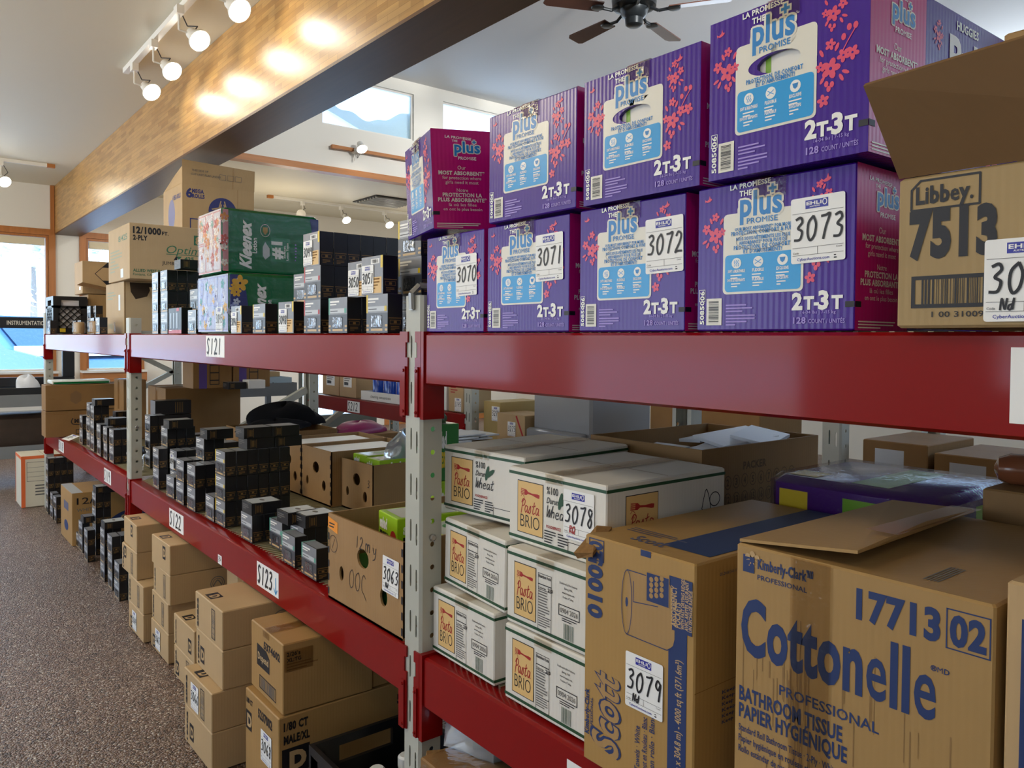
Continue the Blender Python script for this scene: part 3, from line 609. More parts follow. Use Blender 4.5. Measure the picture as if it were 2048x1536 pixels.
def rack_beam(label, X, y0, y1, z_top, ends=(1, 1), th=BT, group='pallet rack beams', h=BH, tags=()):
    """front beam from post to post; y0 < y1 in rack units, top at z_top"""
    L_ = (y1 - y0) * K; t = thing('rack_beam', label, 'rack beam', W(X, y0, z_top), group=group)
    mb = MB(); mb.rbox((0, .012, -h), (th, L_ - .012, 0), RED, .006); mb.build('beam', t, True)
    for e in range(2):
        if not ends[e]: continue
        # connector wraps the post: plate on the flank side, hook plate over the aisle face
        s_ = 1 if e else -1; ye = L_ if e else 0
        mb = MB(); y_in = ye - s_ * .012
        lo = -h * 1.68
        mb.box((-.004, min(y_in, ye + s_ * .001), lo), (PD + .002, max(y_in, ye + s_ * .001), .004), RED)
        ya, yb = ye, ye + s_ * .022; mb.box((-.0045, min(ya, yb), lo + .004), (-.0008, max(ya, yb), -h * .48), RED); ya, yb = ye, ye + s_ * .022; mb.box((-.0045, min(ya, yb), -h * .18), (-.0008, max(ya, yb), .004), RED); yb = ye + s_ * .013; mb.box((-.0045, min(ya, yb), -h * .48), (-.0008, max(ya, yb), -h * .18), RED)
        c_ = mb.build('connector', t)
        mb = MB(); ya, yb = ye + s_ * .005, ye + s_ * .017; mb.box((-.0085, min(ya, yb), lo + .004), (-.0046, max(ya, yb), -h * .66), RED)
        for zz in (-h * .74, lo + .014): mb.lathe([(.004, 0), (.003, .003)], RED, (-.0085, (ya + yb) / 2, zz), 8, (-1, 0, 0))
        mb.build('safety_latch', c_)
    for u, v, w_, h_, txt, kw in tags:      # u from the near end, metres
        mb = MB(); f = Face(mb, (0, u + w_, v), (0, -1, 0), (0, 0, 1), (-1, 0, 0)); f.rect(0, 0, w_, h_, LABELW, 1); g = mb.build('shelf_tag', t)
        mb = MB(); f = f.on(mb)
        if txt: f.hand(txt, w_ * .04, h_ * .14, h_ * .72, h_ * .10, BLACK, 3, adv=1.0, kx=w_ / h_ * (.86 if kw.get('arrow') else 1.0) * 1.28 / len(txt) * 1.12)
        if kw.get('arrow'): f.stroke([(w_ * .88, h_ * .75), (w_ * .88, h_ * .12)], h_ * .06, AQUA, 3); f.stroke([(w_ * .8, h_ * .3), (w_ * .88, h_ * .1), (w_ * .95, h_ * .3)], h_ * .05, AQUA, 3, False)
        if kw.get('fine'): f.fine(w_ * .15, h_ * .75, w_ * .7, 4, h_ * .17, BLACK, 3)
        if mb.f: mb.build('lettering', g)
    return t
def wire_deck(label, X, y0, y1, z, depth, pitch=.0225):
    L_ = (y1 - y0) * K; t = thing('wire_deck', label, 'wire deck', W(X, y0, z), group='wire decks on the rack'); mb = MB(); k = 0; r = .0032; y = .03
    while y < L_ - .03: mb.box((0, y - r, -2 * r), (depth * K, y + r, 0), WIRE); y += pitch
    for x in (.004, depth * K * .33, depth * K * .66, depth * K - .01): mb.box((x, .02, -4 * r), (x + .006, L_ - .02, -2 * r), WIRE)
    return link('mesh', mb.data('mesh'), t)
UZ, LZ = .013, -.768
PY = [-1.27, 1.605, 4.53, 7.44]
upright('nearest grey perforated upright with a zinc clip on top', 1, PY[1], .105, clip=True)
upright('grey upright second along the rack, behind the screw boxes', 1, PY[2], .10)
upright('grey upright at the far end of the red rack', 1, PY[3], .19)
upright('grey upright behind the big tissue cartons', 1, PY[0], .11)
pw = PW / K; g = .003
for k, (nm, tg) in enumerate((('of the nearest bay under the purple boxes', [(1.178, -.094, .2, .078, '', {})]), ('of the middle bay with the S121 tag', [(1.197, -.082, .2, .075, 'S121', {})]), ('of the far bay shining with window light', []))):
    rack_beam('upper red beam ' + nm, 1, PY[k] + pw + g, PY[k + 1] - g, UZ, tags=tg)
for k, (nm, tg) in enumerate((('of the nearest bay under the white cartons', [(1.84, -.1, .2, .075, '', {})]),
        ('of the middle bay with two shelf tags', [(1.683, -.092, .2, .076, 'S122', {}), (.72, -.088, .175, .076, 'S123', {'arrow': 1}), (1.23, -.106, .04, .032, '', {'fine': 1})]),
        ('of the far bay under the small black boxes', [(.34, -.09, .17, .074, 'S119', {}), (1.76, -.09, .2, .074, 'S118', {})]))):
    rack_beam('lower red beam ' + nm, 1, PY[k] + pw + g, PY[k + 1] - g, LZ, tags=tg)
for k in range(3):
    n_ = ['nearest', 'middle', 'far'][k]
    for zz, l_ in ((UZ, 'upper'), (LZ, 'lower')):
        rack_beam('red beam along the back of the ' + n_ + ' bay, ' + l_ + ' level', 1 + DEPTH - .06, PY[k] + pw + g, PY[k + 1] - g, zz, ends=(0, 0), th=.045)
        wire_deck('wire deck on the ' + l_ + ' beams of the ' + n_ + ' bay', 1 + BT / K - .02 + .004, PY[k] + pw + .01, PY[k + 1] - .01, zz + .0015, DEPTH - .11)
# the rack across the back aisle
X2 = 2.76
for y, l_ in ((1.5, 'grey upright of the back rack by the brown cartons'), (3.86, 'grey upright of the back rack beside the S212 beam'), (6.25, 'far grey upright of the back rack')): upright(l_, X2, y, .2, .9)
rack_beam('red beam of the back rack with the S212 tag', X2, 3.86 + pw + g, 6.25 - g, -.466, tags=[(1.22, -.088, .18, .075, 'S212', {})], h=.1)
rack_beam('red beam of the back rack under the grey case', X2, 1.5 + pw + g, 3.86 - g, -.72, h=.1)
rack_beam('red beam of the back rack under the cartons with silver labels', X2, -1.0, 1.5 - g, -.72, h=.1)
for y0, y1, z, l_ in ((3.97, 6.22, -.4645, 'wire deck of the back rack under the blue bottles'), (1.62, 3.83, -.7185, 'wire deck of the back rack under the grey case'), (-.95, 1.48, -.7185, 'wire deck of the back rack under the silver labels')): wire_deck(l_, X2 + .05, y0, y1, z, .8)
# ================================================================== purple cartons on the upper beams
def flower(f, u, v, r, m, l=1, rot=0, mid=PURPLE):
    for k in range(5): a = rot + 2 * PI * k / 5; f.ell(u + r * .62 * math.cos(a), v + r * .62 * math.sin(a), r * .5, r * .36, m, l, 10, a)
    f.ell(u, v, r * .17, r * .17, mid, l + 1, 8)
def leaf(f, u, v, r, rot, m, l=1): f.ell(u, v, r, r * .42, m, l, 8, rot)
def bird(f, u, v, r, m, l=1):
    f.ell(u, v, r * .8, r * .32, m, l, 10, .35); f.poly([(u - r * .2, v), (u + r * .1, v + r * 1.1), (u + r * .45, v + r * .1)], m, l); f.poly([(u - r * .6, v - r * .1), (u - r * 1.2, v + r * .3), (u - r * 1.1, v - r * .4)], m, l)
def sprig(f, u, v, s, m, mirror=1):
    for a, b, r in ((0, 0, .30), (-.42, .30, .20), (.02, .75, .17), (.34, .12, .16)): flower(f, u + a * s * mirror, v + b * s, r * s, m, 1, a)
    for a, b, q in ((.32, .55, 1.1), (-.2, .62, 2.0), (-.5, -.22, 3.6), (-.36, -.36, 4.2), (.28, -.3, 5.3)): leaf(f, u + a * s * mirror, v + b * s, .14 * s, q * mirror, m)
    for a, b in ((-.05, -.5), (.06, -.62), (.14, -.45)): f.ell(u + a * s * mirror, v + b * s, .075 * s, .1 * s, m, 1, 9)
def plus_logo(f, u, v, w_, h):
    """blue 'plus' with a white edge; u, v lower left of the x height, w_ width, h cap height"""
    q = h * .10
    for k in range(10): f.text('plus', u + w_ * .03 + q * math.cos(k * PI / 5), v + q * math.sin(k * PI / 5), h, CREAM, 2, w_=w_ * .94, bold=.02)
    f.text('plus', u + w_ * .03, v, h, LBLUE, 3, w_=w_ * .94, bold=.03)
    q = h * .14; cu, cv = u + w_ * .76, v + h * 1.02
    for m, g, l in ((CREAM, q * .5, 2), (LBLUE, 0, 3)): f.rect(cu - q * 1.35 - g, cv - q * .42 - g, q * 2.7 + 2 * g, q * .84 + 2 * g, m, l); f.rect(cu - q * .42 - g, cv - q * 1.35 - g, q * .84 + 2 * g, q * 2.7 + 2 * g, m, l)
def diaper_front(f, wd, h, hole):
    X = lambda u: u * wd
    Y = lambda v: v * h
    if hole: f.rrect(X(.19), Y(.25), X(.52), Y(.33), h * .03, CREAM, 1); f.around(X(.19), Y(.55), X(.71), Y(.745), X(.445), Y(.635), X(.168), Y(.064), CREAM, 1); f.rrect(X(.19), Y(.715), X(.52), Y(.08), h * .03, CREAM, 1)
    else: f.rrect(X(.19), Y(.25), X(.52), Y(.545), h * .03, CREAM, 1)
    f.rrect(X(.205), Y(.265), X(.49), Y(.25), h * .025, AQUA, 2)
    f.rrect(X(.285), Y(.70), X(.27), Y(.14), h * .02, CREAM, 1)
    plus_logo(f, X(.295), Y(.77), X(.29), Y(.155)); f.text('PROMISE', X(.35), Y(.715), Y(.036), LBLUE, 3, w_=X(.2))
    f.text('LA PROMESSE', X(.235), Y(.955), Y(.032), WHITE, 3, w_=X(.27), bold=.03, rot=.03); f.text('THE', X(.30), Y(.905), Y(.034), WHITE, 3, bold=.03)
    for t, v, s, x0, x1 in (('OUR MOST ABSORBENT* FOR MORE', .675, .020, .27, .64), ('PROTECTION, COMFORT & FUN!', .645, .026, .245, .655), ('NOS SOUS-VÊTEMENTS LES PLUS', .608, .022, .28, .63), ('ABSORBANTS* POUR PLUS DE', .58, .022, .30, .61), ('PROTECTION, DE CONFORT', .548, .026, .265, .63), ("ET D'AMUSEMENT!", .52, .024, .33, .58)):
        if hole and .555 < v < .70: continue
        f.text(t, X(x0), Y(v), Y(s), LBLUE, 3, w_=X(x1 - x0), bold=.03, res=1)
    for k, (u, a, b) in enumerate(((.285, 'SOFT & BREATHABLE', 'DOUX ET RESPIRANTS'), (.43, 'FLEXIBLE', 'FLEXIBLE'), (.585, 'EXCLUSIVE', 'EXCLUSIFS'))):
        f.ell(X(u), Y(.458), X(.033), Y(.036), WHITE, 3, 16)
        if k == 0:
            for q in (-.012, 0, .012): f.stroke([(X(u + q), Y(.437)), (X(u + q + .004), Y(.45)), (X(u + q - .003), Y(.464)), (X(u + q + .002), Y(.478))], X(.004), AQUA, 4)
        elif k == 1: f.stroke([(X(u - .02), Y(.445)), (X(u), Y(.458)), (X(u + .02), Y(.472))], X(.004), AQUA, 4); f.stroke([(X(u - .02), Y(.472)), (X(u), Y(.458)), (X(u + .02), Y(.445))], X(.004), AQUA, 4)
        else: f.poly([(X(u - .018), Y(.474)), (X(u + .018), Y(.474)), (X(u + .012), Y(.45)), (X(u), Y(.44)), (X(u - .012), Y(.45))], LBLUE, 4)
        f.text(a, X(u), Y(.395), Y(.019), WHITE, 3, w_=X(.118 if k == 0 else .075), bold=.04, align='c', res=1); f.text(b, X(u), Y(.335), Y(.018), WHITE, 3, w_=X(.12 if k == 0 else .075), bold=.04, align='c', res=1)
        f.fine(X(u - .04), Y(.372), X(.08), 2, Y(.018), WHITE, 3, k); f.fine(X(u - .035), Y(.315), X(.07), 2, Y(.018), WHITE, 3, k + 5)
    f.text('2', X(.645), Y(.135), Y(.098), WHITE, 2, bold=.045); f.text('T', X(.715), Y(.135), Y(.075), WHITE, 2, bold=.045); f.rect(X(.775), Y(.155), X(.03), Y(.02), WHITE, 2); f.text('3', X(.80), Y(.135), Y(.105), WHITE, 2, bold=.045); f.text('T', X(.875), Y(.135), Y(.075), WHITE, 2, bold=.045)
    f.text('16-34 lbs | 7-15 kg', X(.70), Y(.105), Y(.02), LILAC, 2, w_=X(.2), res=1); f.text('128', X(.655), Y(.045), Y(.038), LILAC, 2, w_=X(.075), bold=.03); f.text('COUNT / UNITÉS', X(.745), Y(.046), Y(.026), LILAC, 2, w_=X(.205), bold=.02)
    f.text('5085006', X(.058), Y(.045), Y(.033), WHITE, 2, bold=.03, rot=PI / 2, w_=Y(.235)); f.frame(X(.02), Y(.205), X(.045), Y(.085), X(.003), WHITE, 2)
    f.rect(X(.075), Y(.04), X(.11), Y(.185), CREAM, 2); f.bars(X(.092), Y(.055), X(.072), Y(.155), BLACK, 3, 24, True, 3)
    f.fine(X(.215), Y(.17), X(.19), 3, Y(.021), LILAC, 2, 1); f.fine(X(.215), Y(.10), X(.2), 4, Y(.021), LILAC, 2, 2)
    s = h * .17; sprig(f, X(.13), Y(.66), s, ROSE); sprig(f, X(.80), Y(.80), s * .8, ROSE, -1)
    sprig(f, X(.79), Y(.50), s * 1.05, ROSE, -1); flower(f, X(.75), Y(.33), s * .2, ROSE, 1, .5); flower(f, X(.91), Y(.555), s * .22, ROSE, 1, 1)
    f.stroke([(X(.84), Y(.55)), (X(.88), Y(.62)), (X(.92), Y(.68))], X(.006), ROSE, 1); [f.ell(X(a), Y(b), X(.014), Y(.02), ROSE, 1, 9) for a, b in ((.925, .70), (.89, .70), (.86, .655))]
    bird(f, X(.085), Y(.91), h * .03, ROSE); bird(f, X(.84), Y(.925), h * .035, ROSE); f.rect(X(.95), Y(.14), X(.05), Y(.035), BLACK, 2)
    if not hole: f.ring(X(.445), Y(.60), X(.165), Y(.062), X(.0025), GREYINK, 4, 30)
def diaper_side(f, d, h):
    q = .135; X = lambda u: u * q; Y = lambda v: v * h
    f.rect(0, 0, q, h, PINK, 0)
    f.text('LA PROMESSE', X(.22), Y(.915), Y(.024), WHITE, 2, w_=X(.42), bold=.02, rot=-.06); f.text('THE', X(.33), Y(.875), Y(.022), WHITE, 2, bold=.02); plus_logo(f, X(.35), Y(.775), X(.44), Y(.105)); f.text('PROMISE', X(.42), Y(.70), Y(.03), WHITE, 3, w_=X(.29), bold=.02)
    for t, v, s, wd in (('Our', .60, .038, .13), ('MOST ABSORBENT*', .545, .036, .74), ('for protection where', .50, .032, .62), ('girls need it most', .455, .032, .53), ('Notre', .375, .034, .18), ('PROTECTION LA', .325, .036, .63), ('PLUS ABSORBANTE*', .275, .036, .78), ('là où les filles', .23, .03, .44), ('en ont le plus besoin', .185, .03, .62)):
        f.text(t, X(.47), Y(v), Y(s), CREAM, 2, w_=X(wd), bold=.035 if t.isupper() else 0, align='c')
    f.fine(X(.05), Y(.05), X(.9), 3, Y(.018), CREAM, 2, 4); f.rect(0, Y(.14), X(.1), Y(.035), BLACK, 2)
    sprig(f, q + .035, Y(.80), h * .11, ROSE); f.text('HUGGIES', q + .085, Y(.90), Y(.05), WHITE, 2, bold=.03); f.text('Pull-Ups', q + .065, Y(.60), Y(.24), WHITE, 2, bold=.04, w_=.24, shear=.0); flower(f, q + .06, Y(.2), h * .07, ROSE); flower(f, q + .2, Y(.15), h * .09, ROSE); leaf(f, q + .14, Y(.25), h * .06, .6, ROSE)
def diaper(label, X, near, left, z0, h, num=None, uv=(.60, .44), hole=False, yaw=0, tilt=(0, 0), d=.43, py=600, **kw):
    def art(t, wd, d_, hh, fr, sd, tp):
        diaper_front(fr, wd, hh, hole); diaper_side(sd, d_, hh)
        tp.rect(wd * .3, 0, wd * .2, d_, PINK, 0)
        if num: auction(t, fr, wd * uv[0], hh * uv[1], num, tilt=.02)
    t, wd, d_, hh = carton('diaper_carton', label, 'carton', X, near, left, z0, h, d, PURPLE, py, yaw, tilt, 'purple training pants cartons', seam=True, art=art, tape=.13, build_body=not hole, r=.003, **kw)
    if hole:
        mb = MB(); cu, cv, a, b = wd * .445, hh * .635, wd * .168, hh * .064; O = Vector((0, wd, 0)); U = Vector((0, -1, 0)); V = Vector((0, 0, 1))
        holed(mb, O, U, V, wd, [(0, hh * .5, []), (hh * .5, hh * .77, [(wd * .5, cv, a, b)]), (hh * .77, hh, [])], PURPLE, .006)
        q = (d_, wd, hh)
        for p in ([(0, 0, 0), (d_, 0, 0), (d_, 0, hh), (0, 0, hh)], [(d_, wd, 0), (0, wd, 0), (0, wd, hh), (d_, wd, hh)], [(0, 0, hh), (d_, 0, hh), (d_, wd, hh), (0, wd, hh)], [(0, 0, 0), (0, wd, 0), (d_, wd, 0), (d_, 0, 0)], [(d_, 0, 0), (d_, wd, 0), (d_, wd, hh), (d_, 0, hh)]): mb.face(p, PURPLE)
        mb.build('body', t)
        mb = MB(); mb.box((.0075, wd * .12, hh * .45), (.06, wd * .9, hh * .9), M('pack_film', 'e8e6de', .2)); f = Face(mb, (.0074, wd, 0), (0, -1, 0), (0, 0, 1), (-1, 0, 0)); f.rect(wd * .37, hh * .5, wd * .035, hh * .3, M('pack_green', '7fb23a', .3)); mb.build('inner_pack', t)
    return t
DH = .2035; z1 = UZ + .002 + DH / K * 1.0 + .0035; DHU = DH / K
diaper('purple carton under sticker 3070, next to the grey upright', 1.012, 968, 853, UZ + .002, DH, '3070', (.55, .36))
diaper('purple carton under sticker 3071 with a torn bottom edge', 1.012, 1139, 974, UZ + .002, DH, '3071', (.63, .44))
diaper('purple carton under sticker 3072', 1.012, 1371, 1158, UZ + .002, DH, '3072', (.665, .43))
diaper('purple carton under sticker 3073, last of the lower row', 1.012, 1711, 1393, UZ + .002, DH, '3073', (.64, .42))
diaper('purple carton in the upper row with an unpunched handle, above 3071', 1.0, 1153, 977, z1, DH, py=400)
diaper('purple carton with an open handle hole, above 3072', 1.0, 1400, 1167, z1, DH, hole=True, py=350, d=.43)
diaper('purple carton with an open handle hole at the end of the upper row', .985, 1738, 1414, z1, DH + .012, hole=True, py=250, yaw=-1)
diaper('turned purple carton showing its pink end, above 3070', .965, 858, 800, z1 + .004, DH, yaw=-17, tilt=(0, math.radians(-2.5)), py=450, Y=1.497, wd=.215, d=.40)
# carton with the big number 7513 and its front flap thrown open
def libbey(t, wd, d, h, fr, sd, tp):
    f = fr; f.text('Libbey.', wd * .06, h * .815, h * .105, BLACK, 2, w_=wd * .185, bold=.04)
    p = [(a * wd, b * h) for a, b in ((.045, .775), (.265, .775), (.265, .965), (.075, .965), (.045, .91))]
    for a, b in zip(p, p[1:] + p[:1]): f.stroke([a, b], h * .014, BLACK, 1)
    f.text('7513', wd * .04, h * .475, h * .27, BLACK, 2, w_=wd * .28, bold=.06)
    f.frame(wd * .05, h * .13, wd * .42, h * .21, h * .025, BLACK, 1); f.bars(wd * .085, h * .155, wd * .36, h * .16, BLACK, 1, 40, seed=5); f.text('1 00 31009 27513 8', wd * .12, h * .07, h * .035, BLACK, 1, w_=wd * .3)
    auction(t, f, wd * .285, h * .035, '3074', 'Nd', 1.0)
z0 = UZ + .004
t, wd, d, h = carton('glassware_carton', 'brown carton marked 7513 with its flap thrown open', 'carton', .975, 2700, 1790, z0, .166, .36, M('libbey_kraft', 'a68d62', .6, .35, var=.12, flute=.06), py=500, Y=.113, wd=.312, art=libbey, seam=False)
mb = MB(); fp = [(0, 0, h), (0, wd, h), (-.075, wd + .004, h + .088), (-.068, 0, h + .105)]; n_ = Vector((.004, 0, .0035)); q = [Vector(p) for p in fp]
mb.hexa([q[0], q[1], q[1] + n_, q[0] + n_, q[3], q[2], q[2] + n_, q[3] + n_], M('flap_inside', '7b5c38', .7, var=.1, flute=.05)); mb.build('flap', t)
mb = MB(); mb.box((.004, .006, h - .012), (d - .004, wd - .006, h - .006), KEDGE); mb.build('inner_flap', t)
carton('carton', 'plain brown carton behind the topmost purple cartons', 'carton', 1.62, 2250, 2004, UZ + .004, .50, .33, KRAFT, py=200)
# ================================================================== screw boxes
SW, SD, SH = .105, .0395, .0905
def screw_mesh(kind):
    mb = MB(); ly = kind.startswith('lying'); wd, d, h = (SH, SW, SD) if ly else (SW, SD, SH)
    mb.rbox((0, 0, 0), (d, wd, h), BOXB, .0012); fr, sd, tp = frames(wd, d, h, mb)
    if ly:
        fr.fine(wd * .1, h * .7, wd * .7, 3, h * .16, GREYINK, 0, 3); sd.rect(d * .13, h * .1, d * .012, h * .8, GOLD, 0); sd.rect(d * .33, h * .1, d * .012, h * .8, GOLD, 0)
        for k in range(3): sd.rect(d * (.17 + .05 * k), h * .2, d * .022, h * .6, GOLD, 0)
        tp.rect(wd * .05, d * .05, wd * .9, d * .9, LGREYP if kind == 'lying_white' else GREYP, 0)
        if kind == 'lying_white': tp.ell(wd * .5, d * .5, wd * .18, d * .07, GREYINK, 1)
        return mb.data('screw_box')
    col = {'yellow': YEL, 'red': REDP, 'teal': TEAL}.get(kind)
    if kind == 'back':
        fr.rect(0, 0, wd, h, GREYP, 0); fr.rect(wd * .52, h * .03, wd * .42, h * .42, TANP, 1); fr.fine(wd * .56, h * .38, wd * .3, 4, h * .08, KEDGE, 2, 2); fr.rect(wd * .45, h * .8, wd * .4, h * .13, LABELW, 1); fr.bars(wd * .5, h * .82, wd * .3, h * .09, BLACK, 2, 14); fr.rect(wd * .9, h * .68, wd * .1, h * .32, YEL, 1)
    else:
        fr.rect(0, h * .52, wd, h * .48, GREYP, 0); fr.rect(0, 0, wd, h * .52, M('dark_grey_print', '3e4249', .3, .6), 0)
        fr.rect(wd * .08, h * .86, wd * .5, h * .05, WHITE, 1); fr.rect(wd * .08, h * .79, wd * .35, h * .035, WHITE, 1); fr.rect(wd * .06, h * .56, wd * .84, h * .13, LGREYP, 1); fr.rect(wd * .1, h * .61, wd * .4, h * .02, BLACK, 2)
        if col: fr.rect(0, h * .52, wd * .07, h * .48, col, 1); fr.rect(wd * .86, h * .56, wd * .1, h * .13, col, 2)
        fr.rrect(wd * .22, h * .13, wd * .52, h * .33, h * .03, BLACK, 1); fr.rrect(wd * .25, h * .15, wd * .46, h * .29, h * .03, SCREWS, 2)
        fr.rect(wd * .22, h * .05, wd * .55, h * .06, TANG, 1)
        for v in (.16, .05):
            for u in (0, .88): fr.rrect(wd * u, h * v, wd * .12, h * .06, h * .02, TANG, 1)
    sd.rect(d * .06, h * .37, d * .88, h * .02, GOLD, 0); sd.frame(d * .14, h * .22, d * .72, h * .11, h * .012, GOLD, 0); sd.rect(d * .4, h * .245, d * .2, h * .06, GOLD, 0); sd.fine(d * .2, h * .15, d * .6, 3, h * .04, GOLD, 0, 6)
    tp.rect(wd * .04, d * .08, wd * .92, d * .84, GREYP, 0)
    if col: tp.rect(wd * .04, 0, wd * .05, d, col, 0)
    return mb.data('screw_box')
SMESH = {k: screw_mesh(k) for k in ('plain', 'yellow', 'red', 'teal', 'back', 'lying', 'lying_white')}
mb = MB(); mb.box((-.0022, SW * .26, SH * .15), (-.0017, SW * .75, SH * .45), FILM); SWIN = mb.data('window')
ORD = ['lowest', 'second', 'third', 'fourth', 'fifth']; ROWS = ['front', 'second row', 'third row', 'fourth row', 'fifth row', 'sixth row']
def sbox(label, x, y, z, kind='plain', yaw=0, num=None, group=None, win=True):
    """x, y, z in metres: near aisle corner at the base"""
    t = thing('screw_box', label, 'screw box', (x, y, z), (0, 0, math.radians(yaw)), group or 'black screw boxes')
    b = link('carton', SMESH[kind], t)
    if win and kind in ('plain', 'yellow', 'red', 'teal'): link('window', SWIN, t)
    if num:
        f = Face(None, (0, SW, 0), (0, -1, 0), (0, 0, 1), (-1, 0, 0)); auction(t, f, .004, .004, num, s=.80)
    return t
def stack(desc, X, near, lv0, nlv, ndeep, kind='plain', base=LZ, num=None, numlv=None, py=850, top=None, jit=.0025, dmap=None):
    """columns of screw boxes; near = picture column of the near edge, levels counted from the shelf"""
    x0 = (X - 1) * K; y0 = yx(near, X, py) * K; zb = EYE + base * K + .007
    for l in range(lv0, lv0 + nlv):
        nd = dmap[l - lv0] if dmap else ndeep
        for r in range(nd):
            q = rnd.uniform(-jit, jit); m = {2: 'lower upper', 3: 'lowest middle top'}.get(lv0 + nlv, 'lowest second-level third-level top').split()
            lv = (m[l] + ' ') if lv0 + nlv > 1 else ''
            lab = 'black screw box, ' + lv + 'of ' + desc if nd == 1 else 'black screw box, ' + lv + ROWS[r] + ' of ' + desc
            if lv0 + nlv == 1 and nd == 1: lab = 'black screw box, ' + desc
            sbox(lab, x0 + r * (SD + .0012), y0 + q, zb + l * (SH + .0004), kind if r == 0 else ('plain' if kind == 'back' else kind), yaw=rnd.uniform(-1.5, 1.5) if nd == 1 else 0, num=num if (num and r == 0 and l == (numlv if numlv is not None else lv0 + nlv - 1)) else None, win=r == 0)
def lying(desc, X, near, z_levels, n=1, kind='lying', base=LZ, extra=0, py=850, yaw=0):
    x0 = (X - 1) * K; y0 = yx(near, X, py) * K; zb = EYE + base * K + .007 + z_levels * (SH + .0004) + extra * (SD + .0006)
    for k in range(n): sbox('black screw box lying flat, ' + desc + ('' if n == 1 else [', aisle end', ', inner end', ', innermost'][k]), x0 + k * (SW + .002), y0, zb, kind, yaw)
# middle bay, lower shelf, from far to near
stack('the pair nearest the far upright', 1.04, 317, 0, 2, 1)
stack('the dark stack behind the far upright', 1.17, 300, 0, 3, 2)
stack('the tall stack left of sticker 3054', 1.09, 335, 0, 3, 3)
lying('on the tall stack left of sticker 3054', 1.075, 338, 3)
stack('standing alone in front of sticker 3054', 1.035, 347.5, 0, 1, 1)
stack('the stack with sticker 3054', 1.09, 353, 0, 2, 4, num='3054', numlv=1)
stack('the pair right of sticker 3054', 1.03, 367, 0, 2, 4)
stack('the stack capped by one flat box', 1.03, 390, 0, 2, 4); stack('the stack capped by one flat box', 1.10, 408, 2, 1, 2)
lying('on the block right of sticker 3054', 1.10, 414, 3); stack('the pair behind the capped block', 1.225, 430, 0, 2, 2); lying('behind the flat box on the third block', 1.225, 430, 2, 1); stack('the far back pair behind the sticker 3054 block', 1.235, 384, 0, 2, 2); lying('far back behind the sticker 3054 block', 1.235, 384, 2, 1)
stack('standing alone before the yellow-edged block', 1.035, 427.5, 0, 1, 1)
stack('the yellow-edged block', 1.04, 450, 0, 3, 6, 'yellow')
lying('lower layer on the yellow-edged block', 1.135, 494, 3, 2); lying('upper layer on the yellow-edged block', 1.12, 488, 3, 2, extra=1)
stack('the pair under a white-topped flat box', 1.04, 504, 0, 1, 2); lying('white-topped, on the pair past the yellow-edged block', 1.04, 503, 1, 1, 'lying_white')
stack('the teal-edged pair', 1.085, 564.5, 0, 1, 2, 'teal'); lying('white-topped, on the teal-edged pair', 1.085, 576, 1, 1, 'lying_white')
stack('standing before the teal-edged pair', 1.04, 590, 0, 1, 1, 'teal'); stack('second row behind the teal-edged front box', 1.115, 607, 0, 1, 2); lying('white-topped, behind the open lime carton', 1.115, 611, 1, 1, 'lying_white')
stack('tucked against the open lime carton', 1.035, 633.5, 0, 1, 1, 'teal')
# far bay, lower shelf
stack('the first pair past the brown double carton', 1.05, 165, 0, 2, 1)
stack('the three-high column, far side', 1.06, 180, 0, 3, 1); stack('the three-high column, near side', 1.045, 188, 0, 3, 2); lying('on the three-high columns of the far bay', 1.045, 190, 3)
stack('the second pair past the three-high columns', 1.035, 201, 0, 2, 1); stack('the third pair past the three-high columns', 1.035, 214, 0, 2, 1); stack('the pair nearest the upright in the far bay', 1.04, 227, 0, 2, 3)
lying('on the last pairs of the far bay', 1.06, 216, 2, 1); stack('the dark block behind the last pairs', 1.2, 226, 0, 2, 3); lying('on the dark block of the far bay', 1.2, 232, 2, 1)
# middle bay, upper shelf
U0 = UZ - .006
kw = dict(base=U0, py=620)
stack('the column nearest the second upright, upper shelf', 1.03, 316, 0, 3, 1, **kw); stack('the block beside the tissue packs', 1.03, 334.8, 0, 3, 4, **kw); lying('on the block beside the tissue packs', 1.06, 361, 3, 1, base=U0, py=560)
stack('half hidden by the tissue packs', 1.01, 392, 0, 1, 1, **kw); stack('half hidden above it by the tissue packs', 1.08, 396, 0, 2, 1, **kw)
stack('under sticker 3046', 1.0, 483, 0, 1, 1, 'back', num='3046', **kw)
stack('yellow-edged, beside sticker 3046', 1.0, 530, 0, 1, 1, 'yellow', **kw)
stack('under sticker 3048', 1.0, 587, 0, 1, 1, 'back', num='3048', **kw)
stack('the red-edged block under sticker 3049', 1.0, 640.5, 0, 2, 6, 'red', **kw); stack('the red-edged block under sticker 3049', 1.0, 639, 2, 1, 6, 'back', num='3049', **kw)
stack('the half-hidden pair behind sticker 3048', 1.09, 618, 0, 2, 1, **kw)
stack('teal-edged, under stickers 3050 and 3051', 1.0, 695, 0, 1, 2, 'teal', **kw); stack('yellow-edged, against the nearest upright', 1.0, 776, 0, 1, 1, 'yellow', **kw)
def solo(label, X, near, lv, num): sbox(label, (X - 1) * K, yx(near, X, 560) * K, EYE + U0 * K + .007 + lv * (SH + .0004), 'back', num=num)
solo('black screw box under sticker 3051, on two edge boxes', 1.0, 766, 1, '3051'); solo('black screw box under sticker 3050, behind sticker 3051', 1.035, 735, 1, '3050')
stack('the column under box 3050', 1.088, 742, 0, 1, 2, **kw)
stack('the column beside the purple cartons', 1.085, 842, 0, 3, 2, 'yellow', **kw)
